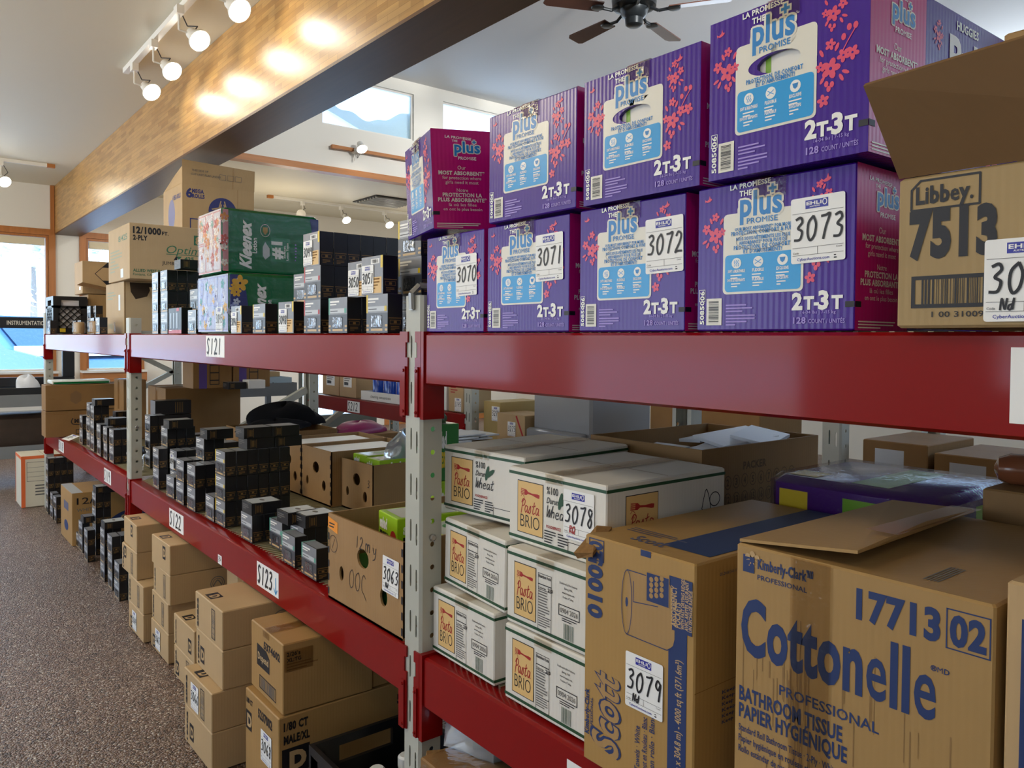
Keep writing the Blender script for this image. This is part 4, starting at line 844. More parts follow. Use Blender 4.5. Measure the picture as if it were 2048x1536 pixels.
def redpack(t, wd, d, h, fr, sd, tp):
    fr.rect(0, 0, wd, h * .14, REDP, 1); fr.rect(wd * .62, h * .86, wd * .2, h * .12, REDP, 1)
    for k in range(3): fr.rect(wd * (.14 + .24 * k), h * .2, wd * .10, h * .6, GREYP, 1)
    fr.fine(wd * .08, h * .1, wd * .6, 1, h * .06, WHITE, 2)
carton('tool_box', 'wide black pack with a red base beside the tissue packs', 'box', 1.006, 362, 335, UZ + .002, .105, .042, BOXB, py=640, Y=3.60, wd=.195, yaw=-1, art=redpack, seam=False, r=.002)
# far bay, upper shelf
for k, (near, X, lv) in enumerate(((152, 1.08, 0), (162, 1.08, 0), (186, 1.09, 0), (188, 1.0, 0), (199, 1.0, 0))): stack(['small pale one by the brown bundles', 'second past the milk crate', 'third past the milk crate', 'fourth past the milk crate', 'fifth, against the jumbo roll carton'][k], X, near, lv, 1, 1, base=U0, py=640)
stack('the pair behind the crate, upper shelf', 1.12, 181, 0, 2, 1, base=U0, py=620); stack('the far pair beside the jumbo roll carton', 1.14, 192, 0, 2, 1, base=U0, py=620)
stack('standing on end left of the milk crate', .935, 100.5, 0, 1, 1, base=U0, py=640)
# floor under the far bay
kf = dict(base=FLOORZ - .007, py=1080)
stack('the floor block at the rack end', .98, 97, 0, 4, 4, **kf); lying('on the tall block at the rack end', .98, 96, 4, 2, 'lying_white', base=FLOORZ - .007, py=950)
stack('the first pair on the floor, rack end', .98, 106, 0, 2, 1, **kf); stack('the second pair on the floor, rack end', .98, 113, 0, 2, 1, **kf)
stack('small, beside the 12/4 carton on the floor', .98, 158, 0, 1, 1, **kf)
stack('the first floor pair past the 12/4 carton', .98, 165, 0, 2, 1, **kf); lying('on the first floor pair past the 12/4 carton', .98, 167, 2, 1, base=FLOORZ - .007, py=1040)
stack('the second floor pair past the 12/4 carton', .965, 175, 0, 2, 1, **kf); stack('the tall floor column behind the second pair', 1.04, 192, 0, 4, 2, **kf); lying('on the tall floor column', 1.04, 192, 4, 1, 'lying_white', base=FLOORZ - .007, py=1020)
stack('the three-high floor column in the middle', .965, 209, 0, 3, 2, **kf); lying('on the three-high floor column', .965, 209, 3, 1, 'lying_white', base=FLOORZ - .007, py=1020)
stack('the last three-high floor column but one', .965, 224, 0, 3, 2, **kf); stack('the floor pair against the kraft cartons', .955, 238, 0, 2, 1, **kf)
# ================================================================== tissue packs and roll cartons, upper shelf
UB = UZ + .004
def tissue(label, X, near, left, z0, h, d, upper, py):
    y0 = yx(near, X, py); wd = (yx(left, X, py) - y0) * K; t = thing('tissue_pack', label, 'tissue pack', W(X, y0, z0), group='shrink-wrapped tissue packs')
    mb = MB(); mb.rbox((0, 0, 0), (d, wd, h), KGREEN, .012); mb.build('carton', t)
    mb = MB(); fr, sd, tp = frames(wd, d, h, mb); r = random.Random(3 if upper else 4)
    base = M('floral_pink', 'cf8f92', .4) if upper else M('floral_navy', '2b2f78', .35); cols = [M('fl_red', 'c8574a', .4), M('fl_teal', '7fb3a5', .4), M('fl_cream', 'e8dcd0', .4), M('fl_orange', 'd98f45', .4)] if upper else [M('fl_yellow', 'e6b02c', .4), M('fl_lilac', 'a9b3e6', .4), M('fl_teal2', '4fa6a8', .4), M('fl_pale', 'd7dcf0', .4)]
    fr.rect(.004, .004, wd - .008, h - .008, M('tissue_end', 'd3cbd0', .3) if upper else M('tissue_end2', 'b9bfe0', .3), 0)
    for i in range(3):
        for j in range(2): fr.frame(.006 + i * (wd - .012) / 3, .006 + j * (h - .012) / 2, (wd - .012) / 3 - .003, (h - .012) / 2 - .003, .004, base if upper else cols[1], 1)
    for k in range(46): flower(fr, r.uniform(.03, wd - .03), r.uniform(.03, h - .03), r.uniform(.008, .02), r.choice(cols), 2, r.random() * 6, base)
    sw_ = d * .065 if upper else d * .15
    sd.poly([(.004, .006), (sw_, .006), (sw_ * (1 if upper else 1.3), h * .35), (sw_ * (1 if upper else 1.12), h * .7), (sw_ * (1 if upper else .6), h - .006), (.004, h - .006)], base, 0)
    for k in range(14): flower(sd, r.uniform(.006, max(.008, sw_ - .012)), r.uniform(.02, h - .02), r.uniform(.007, .016), r.choice(cols), 1, r.random() * 6, base)
    if not upper: flower(sd, sw_ * .72, h * .83, .026, cols[0], 2, .3, BLACK); flower(sd, sw_ * .5, h * .68, .016, cols[0], 2, .3)
    o = .0 if upper else .07
    sd.text('Kleenex', d * (.285 + o), h * .08, d * .105, WHITE, 2, w_=h * .72, bold=.05, rot=PI / 2, shear=.35); sd.text('Lotion', d * (.345 + o), h * .33, d * .045, WHITE, 2, w_=h * .24, rot=PI / 2, bold=.02)
    if upper:
        sd.poly([(d * .405, h * .30), (d * .43, h * .24), (d * .475, h * .30), (d * .475, h * .42), (d * .43, h * .52), (d * .405, h * .44)], M('tissue_white', 'c9cdd0', .6), 2)
        sd.rect(d * .485, h * .22, d * .2, h * .38, M('tissue_green_light', '1d7a4c', .25), 1); sd.text('#1', d * .60, h * .26, d * .10, WHITE, 2, w_=h * .28, bold=.05, rot=PI / 2); sd.text('softest', d * .64, h * .28, d * .02, WHITE, 2, w_=h * .2, rot=PI / 2, bold=.03); sd.text('Lotion Tissue', d * .67, h * .25, d * .02, WHITE, 2, w_=h * .28, rot=PI / 2, bold=.03)
        sd.ring(d * .43, h * .70, d * .05, h * .1, d * .004, cols[2], 2, 24); sd.poly([(d * .405, h * .75), (d * .455, h * .75), (d * .455, h * .68), (d * .43, h * .63), (d * .405, h * .68)], M('shield_gold', 'b08d3c', .4), 2); sd.fine(d * .74, h * .5, d * .02, 6, h * .05, LILAC, 2)
        sd.poly([(d * .93, h * .45), (d * .995, h * .4), (d * .995, h * .96), (d * .90, h * .96), (d * .92, h * .8)], M('floral_navy'), 1); sd.ell(d * .95, h * .62, d * .035, h * .12, cols[0], 2)
    else: sd.ring(d * .58, h * .35, d * .05, h * .13, d * .012, WHITE, 2); sd.poly([(d * .54, h * .5), (d * .6, h * .42), (d * .66, h * .2), (d * .52, h * .22)], M('tissue_white', 'c9cdd0', .6), 1); sd.fine(d * .66, h * .72, d * .03, 5, h * .05, WHITE, 2)
    mb.build('print', t)
    if not upper: auction(t, fr, wd * .62, h * .03, '3045', None, 1.0)
    mb = MB(); mb.rbox((-.005, -.004, 0), (d + .004, wd + .004, h + .003), FILM, .02); mb.build('shrink_film', t); return t
tissue('lower tissue pack in shrink film, navy floral end, green side', 1.0, 457, 396, UB, .205, .36, False, 620)
tissue('upper tissue pack in shrink film, pink floral end, green side', 1.005, 443, 397, UB + .234, .226, .36, True, 470)
DKGREEN = M('jumbo_green', '2f6d51', .5)
def optima(t, wd, d, h, fr, sd, tp):
    sd.text('12/1000', d * .04, h * .82, h * .11, BLACK, 1, w_=d * .33, bold=.05); sd.text('FT.', d * .38, h * .82, h * .06, BLACK, 1, bold=.04); sd.text('2-PLY', d * .04, h * .70, h * .08, BLACK, 1, w_=d * .17, bold=.05)
    sd.rect(d * .77, h * .68, d * .1, h * .18, DKGREEN, 1); sd.text('8', d * .79, h * .70, h * .13, KRAFT2, 2, bold=.04); sd.text('Optima', d * .42, h * .50, h * .14, DKGREEN, 1, w_=d * .5, shear=.3, bold=-.002); sd.rect(d * .43, h * .475, d * .48, h * .012, DKGREEN, 1)
    sd.poly([(d * .52, h * .38), (d * .55, h * .45), (d * .57, h * .45), (d * .56, h * .38)], BLACK, 1); sd.poly([(d * .56, h * .45), (d * .58, h * .38), (d * .62, h * .45)], DKGREEN, 1); sd.text('425', d * .65, h * .385, h * .06, DKGREEN, 1, w_=d * .12, bold=.04)
    sd.text('JUMBO ROLL TISSUE', d * .38, h * .285, h * .06, BLACK, 1, w_=d * .56); sd.text('ALLIED WEST PAPER', d * .04, h * .13, h * .05, DKGREEN, 1, w_=d * .42, bold=.03); sd.text('Fontana, CA', d * .04, h * .065, h * .04, DKGREEN, 1, w_=d * .22)
    fr.text('8/425', wd * .5, h * .72, h * .1, DKGREEN, 1, w_=wd * .4); fr.fine(wd * .1, h * .55, wd * .6, 4, h * .06, M('faded_green', '9aa089', .6), 1); fr.fine(wd * .1, h * .3, wd * .5, 3, h * .06, M('faded_green'), 1, 3); fr.rect(wd * .6, h * .05, wd * .12, h * .16, M('pale_card', 'cfd6dd', .4), 1)
JK = M('jumbo_kraft', 'b9a27f', .65, .3, var=.12, flute=.05)
def optima_low(t, wd, d, h, fr, sd, tp):
    fr.rect(wd * .72, h * .45, wd * .09, h * .3, M('pale_card'), 1); fr.rect(wd * .45, h * .03, wd * .09, h * .2, TAPE, 1); fr.text('JUMBO', wd * .1, h * .1, h * .1, M('faded_green', '9aa089', .6), 1); fr.fine(wd * .1, h * .8, wd * .5, 3, h * .06, M('faded_green'), 1); sd.text('OPTIMA', d * .35, h * .72, h * .08, DKGREEN, 1, w_=d * .3); sd.rect(0, 0, d * .02, h, TAPE, 1)
t, wd, d, h = carton('jumbo_roll_carton', 'lower jumbo roll carton with a torn corner behind the second upright', 'carton', 1.13, 248, 212, UB, .293, .42, JK, py=620, art=optima_low, seam=False)
mb = MB(); f = Face(mb, (0, 0, 0), (1, 0, 0), (0, 0, 1), (0, -1, 0))
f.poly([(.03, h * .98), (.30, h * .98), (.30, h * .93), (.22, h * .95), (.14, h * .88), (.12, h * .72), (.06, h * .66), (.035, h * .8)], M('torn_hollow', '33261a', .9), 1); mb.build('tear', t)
mb = MB(); mb.hexa([(.14, -.035, h * .70), (.30, -.03, h * .74), (.30, -.026, h * .74), (.14, -.031, h * .70), (.13, -.003, h * .90), (.30, -.003, h * .93), (.30, -.001, h * .93), (.13, -.001, h * .90)], M('torn_liner', 'c7ab80', .8)); mb.build('torn_flap', t)
carton('jumbo_roll_carton', 'upper jumbo roll carton printed 12/1000 above the torn one', 'carton', 1.115, 259, 217, UB + .3262, .30, .43, JK, py=500, art=optima, seam=True)
carton('carton', 'plain carton under the tall open six-roll carton', 'carton', 1.63, 364, 331, UB, .50, .44, KRAFT, py=560)
PURP2 = M('soft_purple', 'a58fd0', .5); INDIGO = M('indigo_ink', '2c2f6e', .5)
def mega(t, wd, d, h, fr, sd, tp):
    for f, q, o in ((sd, d, 0), (fr, wd, .35)):
        if o == 0: f.rect(0, 0, q, h * .22, PURP2, 0); f.text('6', q * .05, h * .82, h * .12, INDIGO, 1, bold=.04); f.text('MEGA', q * .13, h * .89, h * .05, INDIGO, 1, w_=q * .16, bold=.05); f.text('ROLLS', q * .13, h * .82, h * .05, INDIGO, 1, w_=q * .17, bold=.05); f.frame(q * .10, h * .03, q * .15, h * .5, h * .015, INDIGO, 1); [f.rect(q * .10, h * (.12 + k * .08), q * .15, h * .02, INDIGO, 1) for k in range(4)]
        else: f.rect(0, 0, wd, h * .2, PURP2, 0); f.text('6 MEGA ROLLS', wd * .5, h * .82, h * .06, INDIGO, 1, w_=wd * .42, bold=.04); f.ell(wd * .45, h * .62, wd * .18, h * .22, M('faded_indigo', '6d6f9a', .5), 1)
    f, u, v, r = sd, d * .55, h * .66, h * .20
    f.ell(u, v, r, r, INDIGO, 1, 28); f.ell(u + r * .75, v - r * .6, r * .4, r * .4, INDIGO, 1, 16)
    for a in (.25, .75, 1.25, 1.75):
        for k in (.3, .55, .8): c_, s_ = math.cos(a * PI), math.sin(a * PI); f.stroke([(u + r * k * .95 * math.cos(a * PI - .62), v + r * k * .95 * math.sin(a * PI - .62)), (u + c_ * r * k * .45, v + s_ * r * k * .45), (u + r * k * .95 * math.cos(a * PI + .62), v + r * k * .95 * math.sin(a * PI + .62))], r * .08, KRAFT2, 2, False)
    f.ell(u, v, r * .13, r * .13, PURP2, 3, 8); f.rect(d * .76, 0, d * .004, h, KEDGE, 1)
t, wd, d, h = carton('roll_carton', 'tall open kraft carton printed 6 mega rolls, flaps up', 'carton', 1.62, 364.5, 327, UB + .50 / K + .003, .455, .46, KRAFT2, py=400, art=mega, open_top=True)
for nm, p in (('flap', [(0, 0, h), (d, 0, h), (d, -.012, h + .135), (-.004, -.012, h + .15)]), ('flap', [(0, 0, h), (0, wd, h), (.06, wd - .05, h + .12), (.02, .01, h + .14)])):
    mb = MB(); n_ = Vector((.004, .004, 0)); q = [Vector(x) for x in p]; mb.hexa([q[0], q[1], q[1] + n_, q[0] + n_, q[3], q[2], q[2] + n_, q[3] + n_], KRAFT2)
    if nm == 'flap' and p[1][0] > .1:
        f = Face(mb, (0, -.003, h), (1, 0, 0), (0, -.09, 1), (0, -1, -.09)); f.text('THIS SIDE UP', d * .12, .085, .012, GREYINK, 1); f.text('CUT LAST FLAP UNDER', d * .11, .06, .012, GREYINK, 1)
        for k in range(3): f.frame(d * (.5 + .11 * k), .05, d * .09, .035, .002, GREYINK, 1)
        f.rect(d * .68, .0, .008, .135, TAPE, 2)
    mb.build(nm, t)
# milk crate, brown cartons and bundles at the far end
def crate(label, X, Y, z0, wd, d, h, m, lattice=True, group=None, logo=True):
    t = thing('milk_crate', label, 'crate', W(X, Y, z0), group=group); mb = MB(); q = .012
    mb.box((0, 0, 0), (d, wd, q), m)
    for (xa, ya), (xb, yb) in (((0, 0), (d, q)), ((0, wd - q), (d, wd)), ((0, q), (q, wd - q)), ((d - q, q), (d, wd - q))):
        mb.box((xa, ya, q), (xb, yb, h * .16), m); mb.box((xa, ya, h * .90), (xb, yb, h), m)
        lx, ly = xb - xa, yb - ya; along = 0 if lx > ly else 1; L_ = max(lx, ly); P0 = Vector((xa, ya, 0)); U = Vector((1, 0, 0)) if along == 0 else Vector((0, 1, 0)); T = Vector((0, q, 0)) if along == 0 else Vector((q, 0, 0))
        def bar(u0_, v0_, u1_, v1_, hw):
            D_ = Vector((u1_ - u0_, v1_ - v0_)); n2 = Vector((-D_.y, D_.x)).normalized() * hw
            pt = lambda u, v: P0 + U * u + Vector((0, 0, v))
            a_ = [pt(u0_ - n2.x, v0_ - n2.y), pt(u1_ - n2.x, v1_ - n2.y), pt(u1_ + n2.x, v1_ + n2.y), pt(u0_ + n2.x, v0_ + n2.y)]
            mb.hexa([a_[0], a_[1], a_[1] + T, a_[0] + T, a_[3], a_[2], a_[2] + T, a_[3] + T], m)
        bar(0.02, h * .16, .02, h * .9, .02); bar(L_ - .02, h * .16, L_ - .02, h * .9, .02)
        if lattice:
            lo, hi = h * .16, h * .72; bar(0, hi, L_, hi, .008); bar(.04, h * .81, L_ * .24, h * .81, h * .09); bar(L_ * .76, h * .81, L_ - .04, h * .81, h * .09); s_ = hi - lo; k = -s_
            while k < L_:
                for sg in (1, -1):
                    a0, a1 = (max(k, .03), min(k + s_, L_ - .03)); 
                    if a1 > a0: bar(a0, (lo + (a0 - k)) if sg > 0 else (hi - (a0 - k)), a1, (lo + (a1 - k)) if sg > 0 else (hi - (a1 - k)), .003)
                k += .045
    if not lattice:
        for y_ in (0, wd - q):
            for p in ((q, h * .16, d - q, h * .70), (q, h * .70, d * .25, h * .9), (d * .75, h * .70, d - q, h * .9)): mb.box((p[0], y_, p[1]), (p[2], y_ + q, p[3]), m)
        for x_ in (0, d - q): mb.box((x_, q, h * .16), (x_ + q, wd - q, h * .9), m)
    mb.build('body', t)
    return t
CRB = M('crate_black', '131418', .35, .5)
t = crate('black milk crate of white packs at the far rack end', .985, 6.9, UB, .32, .21, .262, CRB)
mb = MB(); f = Face(mb, (0, 0, 0), (1, 0, 0), (0, 0, 1), (0, -1, 0)); f.rect(.04, .012, .035, .026, YEL, 1); mb.build('sticker', t)
mb = MB(); mb.rbox((.02, .02, .015), (.19, .30, .235), M('foam_white', 'dcdae0', .45, bump=.6, bscale=30), .02); o = mb.build('wrapped_pack'); o.location = W(.985, 6.9, UB); tag(o, 'white plastic-wrapped pack inside the black milk crate', 'pack')
t, wd, d, h = carton('carton', 'closed brown carton behind the milk crate', 'carton', 1.235, 150, 140, UB, .285, .34, KRAFT, Y=6.95, wd=.34)
def hazard(t, wd, d, h, fr, sd, tp):
    c_, v = d * .52, h * .62; q = .085; p = [(c_ - q, v), (c_, v - q), (c_ + q, v), (c_, v + q)]
    for a, b in zip(p, p[1:] + p[:1]): sd.stroke([a, b], .004, BLACK, 1)
    sd.poly([(c_ - q * .42, v + q * .55), (c_ + q * .42, v + q * .55), (c_, v + q)], BLACK, 1); sd.poly([(c_ - q * .42, v - q * .55), (c_, v - q), (c_ + q * .42, v - q * .55)], BLACK, 1); fr.rect(wd * .6, h * .12, wd * .2, h * .1, LABELW, 1)
t, wd, d, h = carton('carton', 'brown carton with a black diamond mark above the milk crate', 'carton', 1.2, 142, 130, UB + .322, .235, .32, KRAFT2, py=560, Y=6.98, wd=.30, art=hazard)
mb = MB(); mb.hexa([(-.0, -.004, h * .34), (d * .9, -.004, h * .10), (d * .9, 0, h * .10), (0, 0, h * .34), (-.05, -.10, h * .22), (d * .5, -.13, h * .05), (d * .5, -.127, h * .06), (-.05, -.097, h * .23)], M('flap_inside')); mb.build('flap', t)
for k, (px, l_) in enumerate(((131, 'first brown bundle in clear film before the milk crate'), (164, 'second brown bundle in clear film before the milk crate'))):
    Y_ = yx(px + 22, .985, 655); t = thing('roll_bundle', l_, 'bundle', W(.985, Y_, UB), group='wrapped bundles on the upper shelf')
    for j in range(3): mb = MB(); mb.lathe([(.02, 0), (.022, .004), (.022, .066), (.018, .07)], KRAFT if k else KRAFT2, (.025, .024 + j * .046, .0), 12); mb.build('roll', t, True)
    mb = MB(); mb.rbox((-.002, -.003, 0), (.052, .15, .074), FILM, .015); mb.build('film', t)
# ================================================================== lower shelf, far bay
LB = LZ + .004
def mill(t, wd, d, h, fr, sd, tp):
    sd.fine(d * .05, h * .92, d * .35, 2, h * .06, KEDGE, 1); sd.text('MILLERS', d * .40, h * .52, h * .14, BLACK, 1, w_=d * .32, bold=.06); sd.stroke([(d * .38, h * .7), (d * .36, h * .55), (d * .42, h * .45), (d * .7, h * .45)], .006, BLACK, 1); sd.frame(d * .42, h * .08, d * .15, h * .18, .004, BLACK, 1)
def mill2(t, wd, d, h, fr, sd, tp): sd.fine(d * .05, h * .45, d * .2, 1, h * .06, KEDGE, 1); sd.poly([(d * (.42 + .09 * math.cos(a)), h * (.5 + .27 * math.sin(a))) for a in [PI / 6 + PI / 3 * k for k in range(6)]], M('faded_mark', '7d5f3c', .7), 1)
carton('carton', 'lower brown carton overhanging the far end of the lower beam', 'carton', .905, 91, 83, LB, .178, .43, KRAFT3, py=860, art=mill, seam=False)
t, wd, d, h = carton('carton', 'upper brown carton stacked at the far end of the lower beam', 'carton', .905, 91, 83, LB + .2005, .175, .43, KRAFT3, py=800, art=mill2)
t = thing('paper_pack', 'flat green and white wrapped pack on the far brown cartons', 'pack', W(.95, 6.74, LB + .398)); mb = MB(); mb.rbox((0, 0, 0), (.36, .2, .026), M('pack_white', 'e9f2ec', .3), .008); mb.build('body', t, True); mb = MB(); f = Face(mb, (0, 0, 0), (1, 0, 0), (0, 0, 1), (0, -1, 0)); f.rect(.01, .003, .34, .013, KGREEN, 1); mb.build('band', t)
carton('carton', 'tall narrow brown carton with silver tape behind the far upright', 'carton', 1.34, 247, 228, LB, .40, .14, KRAFT3, py=760, tape=.5)
t = thing('lot_card', 'loose white lot sticker lying by the far brown cartons', 'card', W(1.0, 6.35, LB + .012), (math.radians(4), math.radians(-18), math.radians(20)))
mb = MB(); mb.box((0, 0, 0), (.075, .085, .001), LABELW); mb.build('sheet', t); mb = MB(); f = Face(mb, (0, .085, .001), (0, -1, 0), (1, 0, 0), (0, 0, 1)); f.rect(.02, .06, .04, .01, EHBLUE, 1); f.fine(.01, .045, .06, 3, .012, BLACK, 1); mb.build('lettering', t)
t = thing('plastic_jar', 'clear jar with a black lid beside the second upright', 'jar', W(1.04, 4.72, LB + .001)); mb = MB(); mb.lathe([(.03, 0), (.034, .004), (.036, .07), (.042, .085), (.043, .09)], FILM, (.04, .04, 0)); mb.build('cup', t, True); mb = MB(); mb.lathe([(.046, .091), (.046, .10), (.041, .105), (.038, .125)], CRB, (.04, .04, 0)); mb.build('lid', t, True); mb = MB(); mb.lathe([(.026, .002), (.03, .06), (.01, .065)], SCREWS, (.04, .04, 0), 10); mb.build('contents', t)
# ================================================================== lower shelf, middle bay: behind the screw boxes
t, wd, d, h = carton('carton', 'long brown carton with shiny tape at the back of the middle bay', 'carton', 1.4, 331, 296, LB, .385, .44, KRAFT3, py=800, tape=.5)
def blackside(t, wd, d, h, fr, sd, tp): fr.rect(0, 0, wd, h, GREYP, 0); [sd.rect(d * (.55 + .05 * k), h * .12, d * .012, h * .76, GOLD, 0) for k in range(5)]
for k, (z_, h_) in enumerate(((0, .255), (.2855, .078))): carton('screw_carton', ['upright wide black screw carton by the long brown carton', 'flat wide black screw carton on top, by the long brown carton'][k], 'carton', 1.26, 308, 300, LB + z_, h_, .19, BOXB, py=810, Y=5.06, wd=.10, art=blackside, seam=False, r=.002)
STR = M('purple_band', '5a458f', .5)
def strip(t, wd, d, h, fr, sd, tp): sd.rect(d * .15, 0, d * .2, h, STR, 1); sd.frame(d * .42, h * .1, d * .25, h * .8, .004, BLACK, 1); [sd.rect(d * .42, h * (.2 + .2 * k), d * .25, .006, BLACK, 1) for k in range(4)]
carton('carton', 'dark carton with a purple band, far one on the long carton', 'carton', 1.5, 300, 270, LB + .434, .22, .22, KRAFT3, py=740, art=strip, Y=5.12, wd=.2)
carton('carton', 'dark carton with a purple band, inner one on the long carton', 'carton', 1.755, 340, 300, LB + .434, .22, .22, KRAFT3, py=740, art=strip, Y=5.12, wd=.2)
t = thing('garment_carton', 'open brown carton holding black clothes', 'carton', W(1.5, 4.0, LB)); mb = MB(); d, wd, h = .40, .45, .235; q = .005
for a, b in (((0, 0, 0), (d, wd, q)), ((0, 0, q), (q, wd, h)), ((d - q, 0, q), (d, wd, h)), ((q, 0, q), (d - q, q, h)), ((q, wd - q, q), (d - q, wd, h))): mb.box(a, b, KRAFT3)
mb.build('body', t)
BCL = M('black_cloth', '0c0c10', .9, .2, bump=.6, bscale=60)
def heap(name, label, cat, c, s, m, seed, parent_rot=0, n=(16, 10), lump=.3, group=None):
    r = random.Random(seed); ph = [r.uniform(0, 6.28) for _ in range(6)]; mb = MB(); vs = []; fs = []; nu, nv = n
    for j in range(nv + 1):
        v = j / nv * PI / 2 * 1.0
        for i in range(nu):
            a = 2 * PI * i / nu; k = 1 + lump * (math.sin(2 * a + ph[0]) * .4 + math.sin(3 * a + ph[1] + v * 2) * .35 + math.sin(5 * a + ph[2] + v * 3) * .25)
            vs.append((s[0] * math.cos(a) * math.cos(v) ** .7 * k, s[1] * math.sin(a) * math.cos(v) ** .7 * k, s[2] * math.sin(v) * (1 + lump * .5 * math.sin(3 * a + ph[3])) + .0))
    for j in range(nv):
        for i in range(nu): fs.append((j * nu + i, j * nu + (i + 1) % nu, (j + 1) * nu + (i + 1) % nu, (j + 1) * nu + i))
    fs.append(tuple(range(nu - 1, -1, -1))); mb.mesh3(vs, fs, m); o = mb.build(name, None, True); o.location = c; o.rotation_euler = (0, 0, parent_rot); return tag(o, label, cat, group)
heap('folded_jacket', 'black garment heaped in the brown carton, upper and longer', 'garment', W(1.80, 4.36, LB + .263), (.20, .12, .105), BCL, 5, .2)
heap('folded_jacket', 'black garment draped over the carton edge, lower', 'garment', W(1.64, 4.12, LB + .263), (.17, .08, .05), BCL, 8, .15)
sbox('lone black screw box lying on the long brown carton', *(W(1.68, 5.0, LB + .432) + Vector((0, 0, 0))), 'lying')
mb = MB(); mb.rbox((0, 0, 0), (.1, .1, .05), LABELW, .003); o = mb.build('small_box'); o.location = W(1.81, 5.0, LB + .432); tag(o, 'small white box beside the lone black box, middle bay', 'box')
# produce cartons
LIME = M('lime_print', '9cc41f', .35); SGREEN = M('salad_green', '2c7a35', .35)
def salad(label, x, y, z, rot=0, dims=(.2, .13, .1), dark=False):
    t = thing('salad_box', label, 'box', (x, y, z), (0, 0, math.radians(rot)), 'lime salad boxes'); d, wd, h = dims; mb = MB(); mb.rbox((0, 0, 0), (d, wd, h), SGREEN if dark else LIME, .003); mb.build('body', t); mb = MB(); fr, sd, tp = frames(wd, d, h, mb)
    for f, L_ in ((fr, wd), (sd, d)):
        f.text('salad', L_ * .08, h * .60, h * .26, WHITE, 1, w_=L_ * .4, bold=.05); f.text('FRESH', L_ * .08, h * .25, h * .24, YEL if dark else BLACK, 1, w_=L_ * .45, bold=.06); f.ell(L_ * .8, h * .45, h * .2, h * .2, REDINK if not dark else LIME, 1)
    tp.rect(wd * .08, d * .08, wd * .84, d * .84, M('film_grey', 'bfc4bd', .15), 1); tp.ell(wd * .5, d * .5, wd * .25, d * .2, SGREEN, 2); mb.build('lettering', t); return t
PM = M('produce_kraft', 'a07d53', .65, .3, var=.14, flute=.06)
def produce(label, X, y0, wd, d, h, holes=True, z0=None, writing=None, tag_=None, ink=True, yaw=0):
    t = thing('produce_carton', label, 'carton', W(X, y0, z0 if z0 is not None else LB), (0, 0, math.radians(yaw)), 'open produce cartons'); mb = MB(); q = .006
    for a, b in (((0, 0, 0), (d, wd, q)), ((d - q, 0, q), (d, wd, h)), ((q, 0, q), (d - q, q, h)), ((q, wd - q, q), (d - q, wd, h))): mb.box(a, b, PM)
    hw = [(0, h * .2, []), (h * .2, h * .5, [(wd * .2, h * .36, .012, .019), (wd * .77, h * .345, .017, .022)]), (h * .5, h * .8, [(wd * .5, h * .645, .030, .024)]), (h * .8, h, [])]
    for x in (0, q): 
        if x == 0: holed(mb, (0, wd, 0), (0, -1, 0), (0, 0, 1), wd, hw, PM, .006)
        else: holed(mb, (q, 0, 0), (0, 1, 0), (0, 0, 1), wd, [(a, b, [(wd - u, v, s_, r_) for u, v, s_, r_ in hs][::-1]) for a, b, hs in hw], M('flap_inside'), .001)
    mb.face([(0, 0, h), (q, 0, h), (q, wd, h), (0, wd, h)], KEDGE); mb.build('body', t)
    mb = MB(); fr, sd, tp = frames(wd, d, h, mb)
    if writing == 'lime': fr.hand('12', wd * .40, h * .74, h * .13, .0022, BLACK, 2, adv=.9); fr.hand('my', wd * .53, h * .74, h * .15, .0022, BLACK, 2, adv=1.1, kx=1.2); fr.hand('OOC', wd * .31, h * .26, h * .21, .0018, BLACK, 2, adv=.85, slant=.05, kx=1.0); fr.ring(wd * .08, h * .66, wd * .06, h * .1, .0015, BLACK, 2); fr.stroke([(wd * .06, h * .6), (wd * .1, h * .72)], .0015, BLACK, 2); fr.poly([(0, h * .83), (wd * .145, h * .79), (wd * .145, h * .92), (0, h * .96)], M('orange_sticker', 'f0962a', .4), 2); fr.fine(wd * .02, h * .88, wd * .11, 2, h * .035, BLACK, 3)
    elif writing: fr.hand(writing, wd * .85, h * .55, h * .14, .003, BLACK, 2)
    if ink:
        for k in range(6): fr.rect(0, h * (.05 + .16 * k), .007, h * .08, BLACK, 1); fr.rect(wd - .007, h * (.05 + .16 * k), .007, h * .08, BLACK, 1)
    if mb.f: mb.build('lettering', t)
    if tag_: auction(t, fr, wd * .76, h * .42, tag_, 'Nd', 1.02, tilt=-.03)
    return t
y0 = PY[1] + pw + .012
produce('open lime carton under sticker 3063 beside the nearest upright', 1.005, y0, .385, .42, .226, writing='lime', tag_='3063')
b0 = W(1.005, y0, LB)
salad('lime salad box inside the open lime carton, far side', b0.x + .095, b0.y + .19, b0.z + .13, -8); salad('lime salad box inside the open lime carton, near side', b0.x + .11, b0.y + .012, b0.z + .12, 4); 
for k, (a_, b_) in enumerate(((.02, .2), (.02, .05), (.22, .1))):
    mb = MB(); mb.rbox((0, 0, 0), (.19, .14, .108), SGREEN, .004); o = mb.build('salad_box'); o.location = b0 + Vector((a_ if k != 2 else .215, [.2, .04, .1][k], .0075)); tag(o, ['dark green box low in the lime carton, behind the round hole', 'dark green box low in the lime carton, near the upright', 'dark green box at the back of the lime carton'][k], 'box', 'lime salad boxes')
produce('open produce carton with a round-holed face, second row of the middle bay', 1.55, 3.25, .285, .42, .225)
produce('open produce carton marked 3 behind the lime carton', 1.6, 2.955, .26, .42, .20, writing='3', ink=False)
produce('open produce carton partly hidden behind the yellow-edged boxes', 1.55, 3.578, .27, .42, .225)
